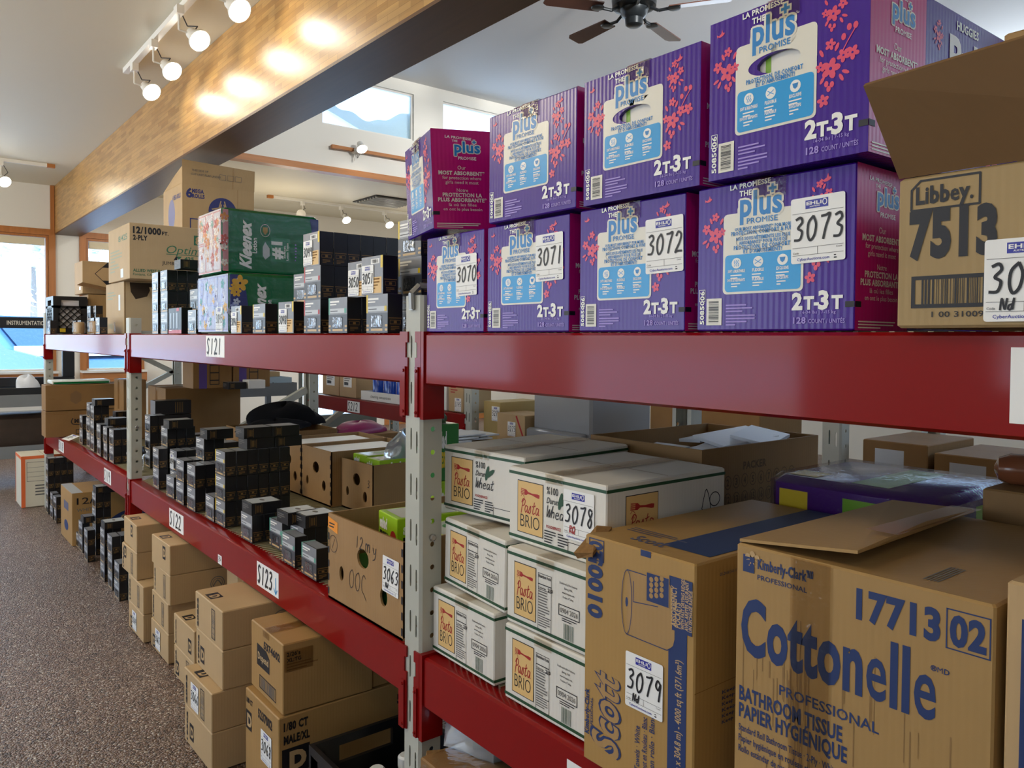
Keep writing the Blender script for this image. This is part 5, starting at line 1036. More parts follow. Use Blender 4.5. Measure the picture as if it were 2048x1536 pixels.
b0 = W(1.6, 2.955, LB); salad('lime salad box in the carton marked 3, far side', b0.x + .04, b0.y + .124, b0.z + .138, 0, (.2, .112, .08)); salad('lime salad box in the carton marked 3, near side', b0.x + .035, b0.y + .009, b0.z + .134, 0, (.2, .110, .08))
for k, (a_, s_) in enumerate((('white foam tray lying in the holed produce carton', (.36, .24, .03)), ('white sheet stack in the half-hidden produce carton', (.36, .22, .03)))):
    mb = MB(); mb.rbox((0, 0, 0), s_, WHITE, .006); o = mb.build('foam_tray'); o.location = W(1.55, (3.25, 3.578)[k], LB) + Vector((.02, .02, .185)); tag(o, a_, 'tray')
mb = MB(); mb.rbox((0, 0, 0), (.4, .3, .2), KRAFT3, .004); o = mb.build('carton'); o.location = W(2.04, 3.30, LB) + Vector((0, 0, .001)); o.location.x = W(1.60, 0, 0).x + .42 + .01; tag(o, 'plain carton at the very back, under the white sheets', 'carton')
mb = MB(); mb.rbox((0, 0, 0), (.30, .26, .2), KRAFT3, .004); o = mb.build('carton'); o.location = W(1.97, 3.92, LB) + Vector((0, 0, .001)); tag(o, 'plain carton under the crumpled magenta pack', 'carton')
MAG = M('magenta_film', '8e2a5c', .35, .5, bump=.4, bscale=25)
heap('wrapped_pack', 'crumpled magenta pack lying over the produce cartons', 'pack', W(2.12, 4.06, LB + .225), (.14, .10, .055), MAG, 12, .3, lump=.18)
mb = MB()
for k in range(5): x0, y0_, z0_ = .0 + k * .05, -.02 + k * .012, .012 * (k % 3); mb.hexa([(x0, y0_, z0_), (x0 + .26, y0_ - .03, z0_ + .004), (x0 + .26, y0_ + .18, z0_ + .004), (x0, y0_ + .2, z0_), (x0, y0_, z0_ + .007), (x0 + .26, y0_ - .03, z0_ + .011), (x0 + .26, y0_ + .18, z0_ + .011), (x0, y0_ + .2, z0_ + .007)], M('milky_plastic', 'cfd3d6', .3))
o = mb.build('plastic_sheet_stack'); o.location = W(2.08, 3.36, LB + .224); tag(o, 'loose white plastic sheets at the back of the middle bay', 'plastic sheets', kind='stuff')
heap('plastic_bag', 'crinkled clear bag on the holed produce carton', 'bag', W(1.80, 3.02, LB + .235), (.075, .06, .10), M('silver_film', 'c3cbd2', .12, .8, metal=.6, bump=1, bscale=18), 21, 0, lump=.35)
for k in range(2):
    t = salad(['lower green salad carton right of the nearest upright', 'upper green salad carton right of the nearest upright'][k], *W(1.62, 2.5, LB + k * .219), 0, (.10, .15, .195), dark=k == 1)
heap('leafy_bundle', 'dark green leafy bundle in netting on the green carton', 'bundle', W(1.675, 2.585, LB + .44), (.04, .06, .035), M('leaf_green', '33502c', .6, bump=1, bscale=40, var=.4, vscale=30), 31, 0, lump=.35)
# ================================================================== white pasta cartons, nearest bay
def fork(f, u, v, w_, m, l=3, rot=-.08):
    c_, s_ = math.cos(rot), math.sin(rot); T = lambda a, b: (u + (a * c_ - b * s_) * w_, v + (a * s_ + b * c_) * w_)
    f.poly([T(.38, -.035), T(.62, -.03), T(.9, -.07), T(1, -.06), T(1.01, .06), T(.9, .07), T(.62, .03), T(.38, .035)], m, l); f.poly([T(.2, -.1), T(.3, -.1), T(.4, -.03), T(.4, .03), T(.3, .1), T(.2, .1)], m, l)
    for k in range(4): f.poly([T(0, -.1 + k * .056), T(.22, -.1 + k * .056), T(.22, -.07 + k * .056), T(0, -.07 + k * .056)], m, l)
    f.stroke([T(.02, -.2), T(.08, -.12), T(.18, -.16), T(.22, -.25), T(.17, -.33)], w_ * .018, m, l)
def brio(f, u, v, w_, h):
    f.rect(u, v, w_, h, BLACK, 1); q = h * .015; f.rect(u + q, v + q, w_ - 2 * q, h - 2 * q, TANP, 2)
    fork(f, u + w_ * .14, v + h * .80, w_ * .72, REDINK); f.hand('Pasta', u + w_ * .13, v + h * .40, h * .24, h * .020, REDINK, 3, adv=.66, slant=.18, kx=w_ / h * 1.12)
    f.text('BRIO', u + w_ * .13, v + h * .12, h * .24, BLACK, 3, w_=w_ * .74, bold=-.012)
def pasta_art(kind, tagno=None):
    def art(t, wd, d, h, fr, sd, tp):
        for f, L_ in ((fr, wd), (sd, d)): f.rect(0, h * .905, L_, h * .04, GREEN, 1); f.rect(0, h * .05, L_, h * .04, GREEN, 1)
        brio(fr, wd * .10, h * .14, wd * .285, h * .70); brio(sd, d * .14, h * .14, d * .26, h * .70)
        sd.stroke([(d * .78, h * .5), (d * .82, h * .75), (d * .86, h * .5), (d * .82, h * .4), (d * .78, h * .5)], .002, BLACK, 2); sd.ring(d * .9, h * .6, d * .05, h * .1, .002, BLACK, 2)
        if kind == 'wheat':
            fr.text('%100', wd * .42, h * .74, h * .09, BLACK, 2, w_=wd * .12); fr.text('Durum', wd * .42, h * .62, h * .075, BLACK, 2, w_=wd * .13, shear=.3); fr.hand('Wheat', wd * .415, h * .44, h * .15, h * .013, BLACK, 2, adv=.70, slant=.25, kx=1.0)
            for q, r_ in ((.565, 1.3), (.60, .6)): fr.ell(wd * q, h * .68, h * .12, h * .035, GREEN, 2, 10, r_)
            fr.text('FOODSERVICE', wd * .42, h * .30, h * .035, REDINK, 2, w_=wd * .15, bold=.03); fr.fine(wd * .40, h * .25, wd * .12, 5, h * .035, BLACK, 2, 2); fr.fine(wd * .54, h * .25, wd * .12, 5, h * .035, BLACK, 2, 3); fr.frame(wd * .64, h * .06, wd * .25, h * .14, .0012, BLACK, 2)
        else:
            fr.frame(wd * .41, h * .08, wd * .165, h * .72, .001, BLACK, 2); fr.text('Nutrition Facts', wd * .417, h * .745, h * .036, BLACK, 2, w_=wd * .15, bold=.04); fr.text('210', wd * .53, h * .60, h * .04, BLACK, 2, bold=.04); fr.rect(wd * .415, h * .655, wd * .155, h * .012, BLACK, 2); fr.rect(wd * .415, h * .59, wd * .155, h * .007, BLACK, 2); fr.text('Calories', wd * .417, h * .605, h * .028, BLACK, 2, bold=.02)
            fr.fine(wd * .417, h * .56, wd * .14, 9, h * .035, GREYINK, 2, 4); fr.rect(wd * .415, h * .25, wd * .155, h * .01, BLACK, 2); fr.fine(wd * .417, h * .22, wd * .15, 4, h * .03, GREYINK, 2, 5)
            for k, (s_, q) in enumerate((('Distributed by Brio Ventures', .20), ('Boring, WA', .09), ('www.briopasta.com', .14), ('Product of Turkey', .12))): fr.text(s_, wd * .77, h * (.76 - .055 * k), h * .026, BLACK, 2, w_=wd * q, align='c', res=1)
            fr.frame(wd * .66, h * .37, wd * .24, h * .14, .0016, BLACK, 2); fr.text('0904 2026', wd * .68, h * .41, h * .06, GREYINK, 2, w_=wd * .2); fr.fine(wd * .7, h * .34, wd * .18, 2, h * .025, BLACK, 2, 6); fr.bars(wd * .72, h * .10, wd * .12, h * .19, M('barcode_green', '3c5a4c', .5), 2, 20, seed=8)
        if tagno: auction(t, fr, wd * .60, h * .24, tagno, 'RQ', 1.08, REDINK)
    return art
PH = .1455; pz = (PH + .0012) / K; dP = .33
kw = dict(mat=PASTAW, group='white pasta cartons', tape=.12)
carton('pasta_carton', 'white pasta carton at the bottom of the stack nearest the upright', 'carton', 1.03, 993, 855, LB, PH, dP, py=1300, art=pasta_art('facts'), Y=1.347, wd=.228, yaw=-1.0, **kw)
carton('pasta_carton', 'sagging white pasta carton in the middle of the stack nearest the upright', 'carton', 1.045, 1013, 868, LB + pz, PH, dP, py=1150, art=pasta_art('facts'), Y=1.33, wd=.232, yaw=-3, tilt=(math.radians(1.2), 0), **kw)
carton('pasta_carton', 'white pasta carton on top of the stack nearest the upright', 'carton', 1.115, 1060, 874, LB + 2 * pz + .010, PH, dP, py=960, art=pasta_art('wheat'), Y=1.35, wd=.265, yaw=4, **kw)
carton('pasta_carton', 'white pasta carton at the bottom of the stack under sticker 3078', 'carton', 1.022, 1226, 1020, LB, PH, dP, py=1300, art=pasta_art('facts'), Y=1.048, wd=.225, **kw)
carton('pasta_carton', 'white pasta carton in the middle of the stack under sticker 3078', 'carton', 1.026, 1226, 1022, LB + pz, PH, dP, py=1150, art=pasta_art('facts'), Y=1.048, wd=.225, **kw)
carton('pasta_carton', 'white pasta carton bearing sticker 3078', 'carton', 1.062, 1226, 1023, LB + 2 * pz, PH, dP, py=950, art=pasta_art('wheat', '3078'), Y=1.04, wd=.268, **kw)
# the big paper cartons at the front
def scott(t, wd, d, h, fr, sd, tp):
    f = fr; R9 = PI / 2
    f.text('01005', wd * .175, h * .645, h * .078, NAVY, 2, w_=h * .285, bold=.05, rot=R9); f.text('20', wd * .175, h * .905 - h * .0, h * .07, NAVY, 2, w_=h * .075, bold=.05, rot=R9); f.frame(wd * .045, h * .895, wd * .15, h * .095, .0016, NAVY, 2)
    f.rect(wd * .79, 0, wd * .15, h * .93, NAVY, 1); f.rect(wd * .54, h * .975, wd * .09, h * .025, NAVY, 1)
    a, b = (wd * .42, h * .765), (wd * .05, h * .135)     # the drawn roll
    f.rrect(a[0], a[1] - b[1], wd * .42, b[1] * 2, .02, KRAFT, 2); f.ring(a[0], a[1], b[0], b[1], .0013, NAVY, 3); f.ell(a[0], a[1], wd * .012, h * .02, NAVY, 3)
    f.stroke([(a[0], a[1] + b[1]), (wd * .62, a[1] + b[1])], .0013, NAVY, 3); f.stroke([(a[0], a[1] - b[1]), (wd * .78, a[1] - b[1]), (wd * .84, a[1] - b[1] * .8)], .0013, NAVY, 3, False); f.stroke([(wd * .48, h * .86), (wd * .48, h * .775), (wd * .70, h * .79)], .0013, NAVY, 3, False)
    f.rect(wd * .60, h * .80, wd * .19, h * .115, NAVY, 3); f.frame(wd * .595, h * .797, wd * .2, h * .121, .0012, KRAFT, 4)
    for i in range(3):
        for j in range(4): f.ell(wd * (.64 + .045 * i), h * (.825 + .022 * j + .008 * i), wd * .018, h * .011, KRAFT, 4, 8)
    f.rect(wd * .82, h * .72, wd * .16, h * .21, NAVY, 3)
    for k, (s_, q) in enumerate((('ABSORBENCY', .16), ('POCKETS', .10), ('WITH FAST DRYING RIDGES', .2), ('AVEC ARETES ASSURANT', .19), ('UN SECHAGE RAPIDE', .16))): f.text(s_, wd * (.855 + .032 * k), h * .735, h * (.026 if k < 2 else .016), KRAFT2, 4, w_=h * q, bold=.03, rot=R9)
    f.text('0 ft (20.3 cm x 304.8 m) - 4000 sq ft (371.6m²)', wd * .90, h * .03, h * .03, KRAFT2, 2, w_=h * .58, rot=R9, bold=.02)
    for o, m, bb in ((0, NAVY, .075), (1, KRAFT, .02)): f.text('Scott', wd * .35, h * .075, h * .15, m, 2 + o, w_=h * .34, bold=bb, rot=R9, shear=.15)
    f.text('Kimberly-Clark', wd * .06, h * .12, h * .025, NAVY, 2, w_=h * .2, bold=.04, rot=R9); f.text('PROFESSIONAL', wd * .10, h * .12, h * .014, NAVY, 2, w_=h * .17, rot=R9)
    for k, s_ in enumerate(('Roll Towels · White', 'Essuie-tout en Rouleau · Blanc', 'Toalla en rollo · Blancas')): f.text(s_, wd * (.55 + .065 * k), h * .03, h * .026, NAVY, 2, w_=h * (.24 + .05 * k), rot=R9, bold=.01)
    sd.text('02-24-813-0-11', d * .12, h * .93, h * .012, NAVY, 1); sd.rect(0, h * .50, d, .001, KEDGE, 1)
    for k in range(6): sd.text('Keep dry · Garder au sec · Mantener seco', d * .14, h * (.455 - .024 * k), h * .014, NAVY, 1, w_=d * (.6 - .04 * (k % 3)), res=1)
    tp.rect(wd * .55, d * .10, wd * .40, d * .90, NAVY, 1); tp.text('Scott', wd * .30, d * .07, d * .06, M('faded_navy', '5b5a70', .6), 1, w_=wd * .3, bold=.03); tp.fine(wd * .1, d * .2, wd * .55, 3, d * .02, M('faded_navy'), 1)
    auction(t, fr, wd * .42, h * .335, '3079', 'Nd', 1.02)
t, wd, d, h = carton('towel_carton', 'tall kraft carton printed 01005 bearing sticker 3079', 'carton', .985, 1391, 1168, LB, .372, .46, M('scott_kraft', 'ad884e', .55, .4, var=.1, vscale=5, flute=.05), py=1250, art=scott, seam=False)
mb = MB(); mb.hexa([(-.012, wd - .03, h - .03), (.05, wd - .012, h + .001), (.03, wd + .001, h + .001), (-.014, wd + .003, h - .04), (-.012, wd - .03, h - .024), (.05, wd - .012, h + .006), (.03, wd + .004, h + .008), (-.02, wd + .006, h - .03)], KEDGE); mb.build('torn_corner', t)
STAIN = M('damp_stain', '8f6f45', .5, .4, var=.2, vscale=30)
def cotton(t, wd, d, h, fr, sd, tp):
    f = fr; L2 = lambda u: u * wd; V2 = lambda v: v * h
    r = random.Random(4)
    for k in range(90): u = r.gauss(.28, .06) if k < 55 else r.uniform(.02, .95); q = r.uniform(.04, .22); f.rect(L2(max(.01, min(.97, u))), V2(r.uniform(.0, .62)), .0014 * r.uniform(.4, 1.3), V2(q), STAIN, 0)
    f.rect(L2(.035), V2(.915), L2(.055), V2(.055), NAVY, 1); f.text('✱' if False else '*', L2(.045), V2(.905), V2(.07), KRAFT2, 2, bold=.06); f.text('Kimberly-Clark™', L2(.105), V2(.935), V2(.030), NAVY, 1, w_=L2(.25), bold=.04); f.text('PROFESSIONAL', L2(.105), V2(.90), V2(.015), NAVY, 1, w_=L2(.225))
    f.text('17713', L2(.53), V2(.872), V2(.078), NAVY, 1, w_=L2(.30), bold=.045); f.text('02', L2(.86), V2(.875), V2(.072), NAVY, 1, w_=L2(.115), bold=.045); f.frame(L2(.848), V2(.86), L2(.14), V2(.105), .0014, NAVY, 1)
    f.text('Cottonelle', L2(.03), V2(.66), V2(.165), NAVY, 1, w_=L2(.79), bold=.036, res=3); f.text('®MD', L2(.80), V2(.79), V2(.014), NAVY, 1, bold=.02)
    f.text('PROFESSIONAL', L2(.215), V2(.565), V2(.030), NAVY, 1, w_=L2(.41)); f.text('BATHROOM TISSUE', L2(.025), V2(.50), V2(.043), NAVY, 1, w_=L2(.46), bold=.03); f.text('PAPIER HYGIÉNIQUE', L2(.025), V2(.445), V2(.043), NAVY, 1, w_=L2(.48), bold=.03)
    for k, (s_, q) in enumerate((('Standard Roll Bathroom Tissue · 2-Ply · White', .44), ('Papier hygiénique en rouleau standard · 2 épaisseurs · Blanc', .62), ('Rollo estándar de papel higiénico · Hojas dobles · Blanca', .58))): f.text(s_, L2(.025), V2(.40 - .034 * k), V2(.021), NAVY, 1, w_=L2(q))
    f.ring(L2(.08), V2(.10), L2(.055), L2(.055), .002, NAVY, 1); f.ring(L2(.08), V2(.10), L2(.03), L2(.03), .002, NAVY, 1)
    f.rect(L2(.26), V2(.35), L2(.17), V2(.65), TAPE, 7)
    auction(t, fr, L2(.60), V2(.015), '3080', None, 1.1)
    for k in range(5): tp.rect(wd * (.72 + .012 * k), d * .08, wd * .006, d * .18, GREYINK, 1)
CKR = M('cotton_kraft', 'a78552', .58, .4, var=.1, vscale=5, flute=.05)
t, wd, d, h = carton('tissue_carton', 'wide kraft bathroom tissue carton with a lifted top flap', 'carton', .985, 1993, 1470, LB, .418, .42, CKR, py=1250, art=cotton, seam=False)
mb = MB(); q = [Vector(p) for p in ((.004, wd - .002, h + .001), (.001, wd * .47, h + .021), (.20, wd * .50, h + .026), (.415, wd * .57, h + .010), (.415, wd - .01, h + .004))]; n_ = Vector((0, 0, .004))
mb.mesh3([p for p in q] + [p + n_ for p in q], [(4, 3, 2, 1, 0), (5, 6, 7, 8, 9)] + [(i, (i + 1) % 5, 5 + (i + 1) % 5, 5 + i) for i in range(5)], CKR); fl = mb.build('flap', t)
mb = MB(); mb.mesh3([(.10, wd * .60, h + .0285), (.10, wd * .47, h + .0285), (.42, wd * .54, h + .0150), (.42, wd * .68, h + .0140)], [(0, 1, 2, 3)], M('ink_tape', '9b5a4c', .25, alpha=.5)); mb.build('tape', fl)
def blueband(t, wd, d, h, fr, sd, tp): fr.rect(wd * .05, h * .06, wd * .55, h * .86, NAVY, 1); [fr.text('1000 sq ft (92.9 m²) White', wd * .2, h * .2, h * .04, KRAFT2, 2, w_=h * .45, rot=PI / 2)]
carton('towel_carton', 'kraft carton with a blue band cut off by the picture edge', 'carton', .985, 2500, 2016, LB, .447, .40, KRAFT2, py=1250, Y=.02, wd=.283, art=blueband)
# deeper goods of the nearest bay
def packer(t, wd, d, h, fr, sd, tp):
    sd.text('PACKER', d * .32, h * .88, h * .035, M('packer_ink', '5c431f', .7), 1, bold=.04)
    for r_ in range(2):
        for k in range(10): u, v = d * (.13 + .068 * k), h * (.825 - .085 * r_); sd.ring(u, v, h * .028, h * .034, .0018, M('packer_ink'), 1, 14); sd.text(str(1 + k + 10 * r_), u, v - h * .016, h * .032, M('packer_ink'), 1, w_=h * (.02 if r_ == 0 and k < 9 else .032), align='c', bold=.03)
t, wd, d, h = carton('open_carton', 'big open brown carton of papers printed PACKER', 'carton', 1.5, 1405, 1181, LB, .455, .46, KRAFT3, py=870, open_top=True, art=packer)
b0 = W(1.5, yx(1405, 1.5, 870), LB)
for k, (x, y, z, rz, rx, s_) in enumerate(((.06, .03, .402, 8, 4, (.18, .11)), (.20, .09, .430, -14, 6, (.17, .12)), (.28, .02, .435, 12, 9, (.13, .10)), (.04, .18, .402, 4, 0, (.16, .10)), (.25, .20, .430, -10, -5, (.14, .08)))):
    mb = MB(); mb.box((0, 0, 0), (s_[0], s_[1], .008), M('paper_white', 'e4ebf2', .4)); o = mb.build('paper_bundle'); o.location = b0 + Vector((x, y, z - .0)); o.rotation_euler = (math.radians(rx), math.radians(-6), math.radians(rz)); tag(o, 'white paper bundle loose in the open PACKER carton', 'papers', 'papers in the PACKER carton')
mb = MB(); mb.rbox((0, 0, 0), (.42, .31, .39), M('paper_white'), .004); o = mb.build('paper_stack'); o.location = b0 + Vector((.01, .012, .0075)); tag(o, 'tall white paper stack filling the open PACKER carton', 'papers')
GP = M('grape_film', '4a1a72', .25, .5); LG = M('leaf_lime', '7cae2a', .3)
t = thing('wrapped_pack', 'purple and green pack in crackling film behind the tissue carton', 'pack', W(1.52, .62, LB)); mb = MB(); mb.rbox((0, 0, 0), (.30, .33, .425), GP, .02); mb.build('body', t, True)
mb = MB(); fr, sd, tp = frames(.33, .30, .425, mb)
for f in (fr, tp): f.rect(.15, .03, .07, .37 if f is fr else .24, LG, 1); f.rect(.02, .34 if f is fr else .03, .06, .06, YEL, 1)
sd.rect(.12, .03, .06, .37, LG, 1); mb.build('print', t); mb = MB(); mb.rbox((-.004, -.005, .0), (.304, .336, .430), FILM, .022); mb.build('film', t, True)
for k, (px0, px1, l_) in enumerate(((1740, 1900, 'brown carton with a silver label behind the purple pack'),)): carton('carton', l_, 'carton', 1.92, px1, px0, LB, .36, .12, KRAFT3, py=920)
t = thing('handle', 'smooth brown rounded handle lying over the tissue carton', 'handle', W(1.55, .475, -.224)); mb = MB(); a = .03
mb.lathe([(.004, 0), (.018, .006), (.025, .022), (.026, .06), (.023, .12), (.024, .25)], M('brown_plastic', '7d4a30', .2, coat=.4), (0, .07, 0), 14, (.35, -1, 0)); mb.build('grip', t, True)
carton('carton', 'plain carton under the brown handle', 'carton', 1.48, 2300, 2010, LB, .462, .16, KRAFT3, py=950, Y=.10, wd=.40)
# ================================================================== the floor below the rack
FB = FLOORZ + .002; FK = M('floor_kraft', 'ba9d74', .6, .35, var=.1, vscale=6, flute=.05)
def dmark(tagno=None, bar=True, num='', uD=(.6, .1), side=True, seal=False, sidebox=False):
    def art(t, wd, d, h, fr, sd, tp):
        if bar: fr.frame(wd * .62, h * .1, wd * .13, h * .78, .003, BLACK, 1); fr.bars(wd * .64, h * .14, wd * .09, h * .7, GREYINK, 1, 20, True, 2)
        if uD: q = h * .44; fr.rect(wd * uD[0], h * uD[1], q * .75, q, BLACK, 1); fr.text('D', wd * uD[0] + q * .16, h * uD[1] + q * .22, q * .55, KRAFT2, 2, bold=.05)
        if num: fr.text(num, wd * .13, h * .08, h * .10, BLACK, 1, w_=h * .78, bold=.06, rot=PI / 2)
        if seal: sd.ring(d * .55, h * .5, h * .24, h * .24, .003, GREYINK, 1); sd.ring(d * .55, h * .5, h * .17, h * .17, .002, GREYINK, 1); sd.stroke([(d * .5, h * .42), (d * .55, h * .6), (d * .6, h * .42)], .004, GREYINK, 1)
        if sidebox: sd.frame(d * .55, h * .1, d * .3, h * .55, .004, BLACK, 1); sd.bars(d * .58, h * .15, d * .24, h * .45, GREYINK, 1, 16)
        tp.rect(wd * .25, d * .03, wd * .22, d * .12, BLACK, 1); tp.text('D', wd * .33, d * .05, d * .08, KRAFT2, 2, bold=.05)
        if tagno: auction(t, fr, wd * .28, h * .12, tagno, None, .95 * h / .115)
    return art
dd = .33; hF = .1185; kz = hF / K
kg = dict(mat=FK, group='kraft cartons on the floor')
def col(items, X, Y, wd, names):
    for k, (a, dx, dy) in enumerate(items): carton('floor_carton', names[k], 'carton', X + dx, 0, 0, FB + k * kz, hF, dd, Y=Y + dy, wd=wd, art=a, yaw=rnd.uniform(-1.5, 1.5), **kg)
N4 = lambda s_: ['kraft carton, bottom of ' + s_, 'kraft carton, second from the floor in ' + s_, 'kraft carton, third from the floor in ' + s_, 'kraft carton, top of ' + s_]
col([(dmark('3064', False, '', (.12, .08)), 0, 0), (dmark(None, True, '19302', None), 0, .0), (dmark(None, True, '19602', (.15, .5)), 0, .12), (dmark(None, False, '', (.55, .45)), 0, .12)], .91, 3.88, .25, N4('the column with sticker 3064'))
col([(dmark('3065', False, '', (.1, .06)), 0, 0), (dmark(None, True, '19802', None), 0, .0), (dmark(None, True, '19602', None, seal=True), 0, -.03), (dmark(None, False, '', (.62, .42)), 0, -.03)], .935, 3.56, .25, N4('the column with sticker 3065'))
col([(dmark(None, True, '19802', (.1, .1)), 0, 0), (dmark(None, False, 'Large', (.72, .2)), 0, 0)], .93, 3.17, .25, ['kraft carton, lower of the pair between stickers 3065 and 3066', 'kraft carton, upper of the pair between stickers 3065 and 3066'])
col([(dmark(None, False, '19302', (.2, .2), sidebox=True), 0, 0), (dmark('3066', True, '2086', None, seal=True), 0, 0), (dmark(None, False, '19802', (.18, .18), sidebox=True), .035, 0), (dmark(None, True, '20852', None, seal=True), .035, 0)], .81, 2.575, .255, N4('the column with sticker 3066'))
carton('floor_carton', 'crumpled kraft carton behind the sticker 3066 column', 'carton', 1.13, 0, 0, FB, hF * 3.3, dd, Y=3.05, wd=.30, tape=.3, **kg)
carton('floor_carton', 'plain kraft carton behind the sticker 3065 column', 'carton', 1.32, 0, 0, FB, hF * 3.2, dd, Y=3.5, wd=.5, **kg)
def dep_low(t, wd, d, h, fr, sd, tp):
    fr.text('1/80 CT', wd * .03, h * .86, h * .05, BLACK, 1, w_=wd * .2, bold=.05); fr.rect(wd * .02, h * .58, wd * .18, h * .2, BLACK, 1); fr.text('D', wd * .06, h * .62, h * .12, KRAFT2, 2, bold=.05); fr.text('5237002', wd * .40, h * .82, h * .085, BLACK, 1, w_=wd * .42, bold=.05)
    sd.text('1/80 CT', d * .03, h * .86, h * .075, BLACK, 1, w_=d * .15, bold=.05); sd.text('MALE/XL', d * .03, h * .73, h * .075, BLACK, 1, w_=d * .16, bold=.05); sd.rect(d * .02, h * .42, d * .17, h * .26, BLACK, 1); sd.text('D', d * .065, h * .47, h * .16, KRAFT2, 2, bold=.06); sd.text('5237002', d * .78, h * .78, h * .09, BLACK, 1, w_=d * .2, bold=.05)
    auction(t, fr, wd * .50, h * .42, '3068', None, 1.05)
def dep_up(t, wd, d, h, fr, sd, tp):
    fr.text('5374602', wd * .42, h * .72, h * .10, BLACK, 1, w_=wd * .5, bold=.05); fr.poly([(wd * .2, h * .40), (wd * .60, h * .40), (wd * .60, h * .62), (wd * .50, h * .70), (wd * .2, h * .72)], BLACK, 1); fr.text('Depend', wd * .23, h * .50, h * .10, KRAFT2, 2, w_=wd * .34, bold=.03); fr.frame(wd * .28, h * .08, wd * .52, h * .20, .003, BLACK, 1); fr.bars(wd * .3, h * .10, wd * .48, h * .16, GREYINK, 1, 28)
    sd.text("2/26's", d * .04, h * .82, h * .055, BLACK, 1, bold=.03); sd.text('XL:TG', d * .04, h * .74, h * .05, BLACK, 1, bold=.03); sd.fine(d * .04, h * .70, d * .35, 3, h * .04, KEDGE, 1); sd.rect(d * .02, h * .6, d * .3, h * .3, TAPE, 2)
DK = M('depend_kraft', 'a8834f', .55, .4, var=.1, vscale=6, flute=.05)
carton('floor_carton', 'kraft carton printed 1/80 CT with sticker 3068', 'carton', .885, 0, 0, FB, .275, .46, DK, Y=2.20, wd=.245, art=dep_low, group='kraft cartons on the floor')
carton('floor_carton', 'worn kraft carton printed 5374602 on the 1/80 carton', 'carton', .90, 0, 0, FB + .307, .192, .265, DK, Y=2.205, wd=.243, yaw=-1, art=dep_up, group='kraft cartons on the floor', tape=.1)
def bk(t, wd, d, h, fr, sd, tp): sd.frame(d * .45, h * .45, d * .4, h * .3, .004, BLACK, 1); sd.bars(d * .5, h * .5, d * .3, h * .2, GREYINK, 1, 16)
carton('floor_carton', 'kraft carton with a barcode behind the 5374602 carton', 'carton', 1.20, 0, 0, FB + .307, .192, .25, DK, Y=2.21, wd=.24, art=bk, group='kraft cartons on the floor')
t = crate('black crate of white bottles on the floor by the upright', .93, 1.745, FB, .31, .32, .235, CRB, lattice=False)
b0 = W(.93, 1.745, FB); BW = M('bottle_white', 'ecebe4', .3, .5)
for k, (x, y) in enumerate(((.07, .06), (.15, .07), (.23, .06), (.11, .15), (.2, .16))):
    t = thing('bottle', 'white capped bottle standing in the black floor crate', 'bottle', b0 + Vector((x, y, .0125)), group='bottles in the floor crate'); mb = MB(); mb.lathe([(.03, 0), (.033, .01), (.033, .13), (.018, .155), (.015, .16)], BW, n=14); mb.build('body', t, True); mb = MB(); mb.lathe([(.02, .161), (.021, .166), (.021, .19), (.016, .195)], WHITE, n=14); mb.build('cap', t, True)
t, wd, d, h = carton('floor_carton', 'battered carton in clear film on the floor, right of the upright', 'carton', .94, 1040, 840, FB, .425, .40, KRAFT3, py=1500, seam=False)
mb = MB(); mb.hexa([(-.004, wd - .06, h - .10), (.05, wd - .01, h - .02), (.02, wd + .003, h - .01), (-.006, wd + .003, h - .12), (-.012, wd - .05, h - .09), (.05, wd - .01, h + .004), (.02, wd + .006, h + .004), (-.012, wd + .006, h - .10)], KEDGE); mb.build('torn_corner', t); mb = MB(); mb.rbox((-.008, -.006, .0), (d + .006, wd + .006, h + .006), FILM, .03); mb.build('film', t, True)
heap('plastic_bag', 'grey crinkled film behind the battered floor carton', 'bag', W(1.16, 1.46, FB + .475), (.13, .10, .10), MATS['silver_film'], 41, 0, lump=.3)
def t124(t, wd, d, h, fr, sd, tp):
    sd.text("12/4's", d * .06, h * .78, h * .12, BLACK, 1, w_=d * .42, bold=.01); sd.text('WHITE', d * .06, h * .64, h * .06, GREYINK, 1, w_=d * .23); sd.ell(d * .72, h * .42, d * .3, h * .16, NAVY, 1, 24, .3); sd.text('Scott', d * .6, h * .36, h * .12, KRAFT2, 2, w_=d * .3, bold=.05, shear=.3); fr.ell(wd * .5, h * .3, wd * .18, h * .1, NAVY, 1); fr.rect(wd * .3, h * .6, wd * .4, h * .16, M('faded_navy', '5b5a70', .6), 1); tp.rect(0, 0, wd, d * .14, LGREYP, 1)
carton('floor_carton', 'kraft carton printed 12/4 among the black boxes on the floor', 'carton', .955, 144, 122, FB, .325, .44, DK, py=1050, art=t124, group='kraft cartons on the floor')
def orange(t, wd, d, h, fr, sd, tp):
    OR = M('orange_edge', 'e8703a', .5)
    for f, L_ in ((fr, wd), (sd, d)): f.rect(0, 0, L_ * .09, h, OR, 1); f.rect(0, h * .94, L_, h * .06, OR, 1)
    sd.frame(d * .12, h * .5, d * .75, h * .38, .003, GREYINK, 1); [sd.rect(d * .12, h * (.5 + .09 * k), d * .75, .002, GREYINK, 1) for k in range(4)]; sd.rect(d * .5, h * .5, .003, h * .38, GREYINK, 1); sd.fine(d * .3, h * .4, d * .5, 4, h * .06, GREYINK, 1)
carton('carton', 'white carton with orange edges standing past the rack end', 'carton', .84, 40, 27, FB, .385, .30, M('ivory_board', 'd9d2bd', .5, var=.06), py=980, Y=7.56, wd=.33, art=orange)
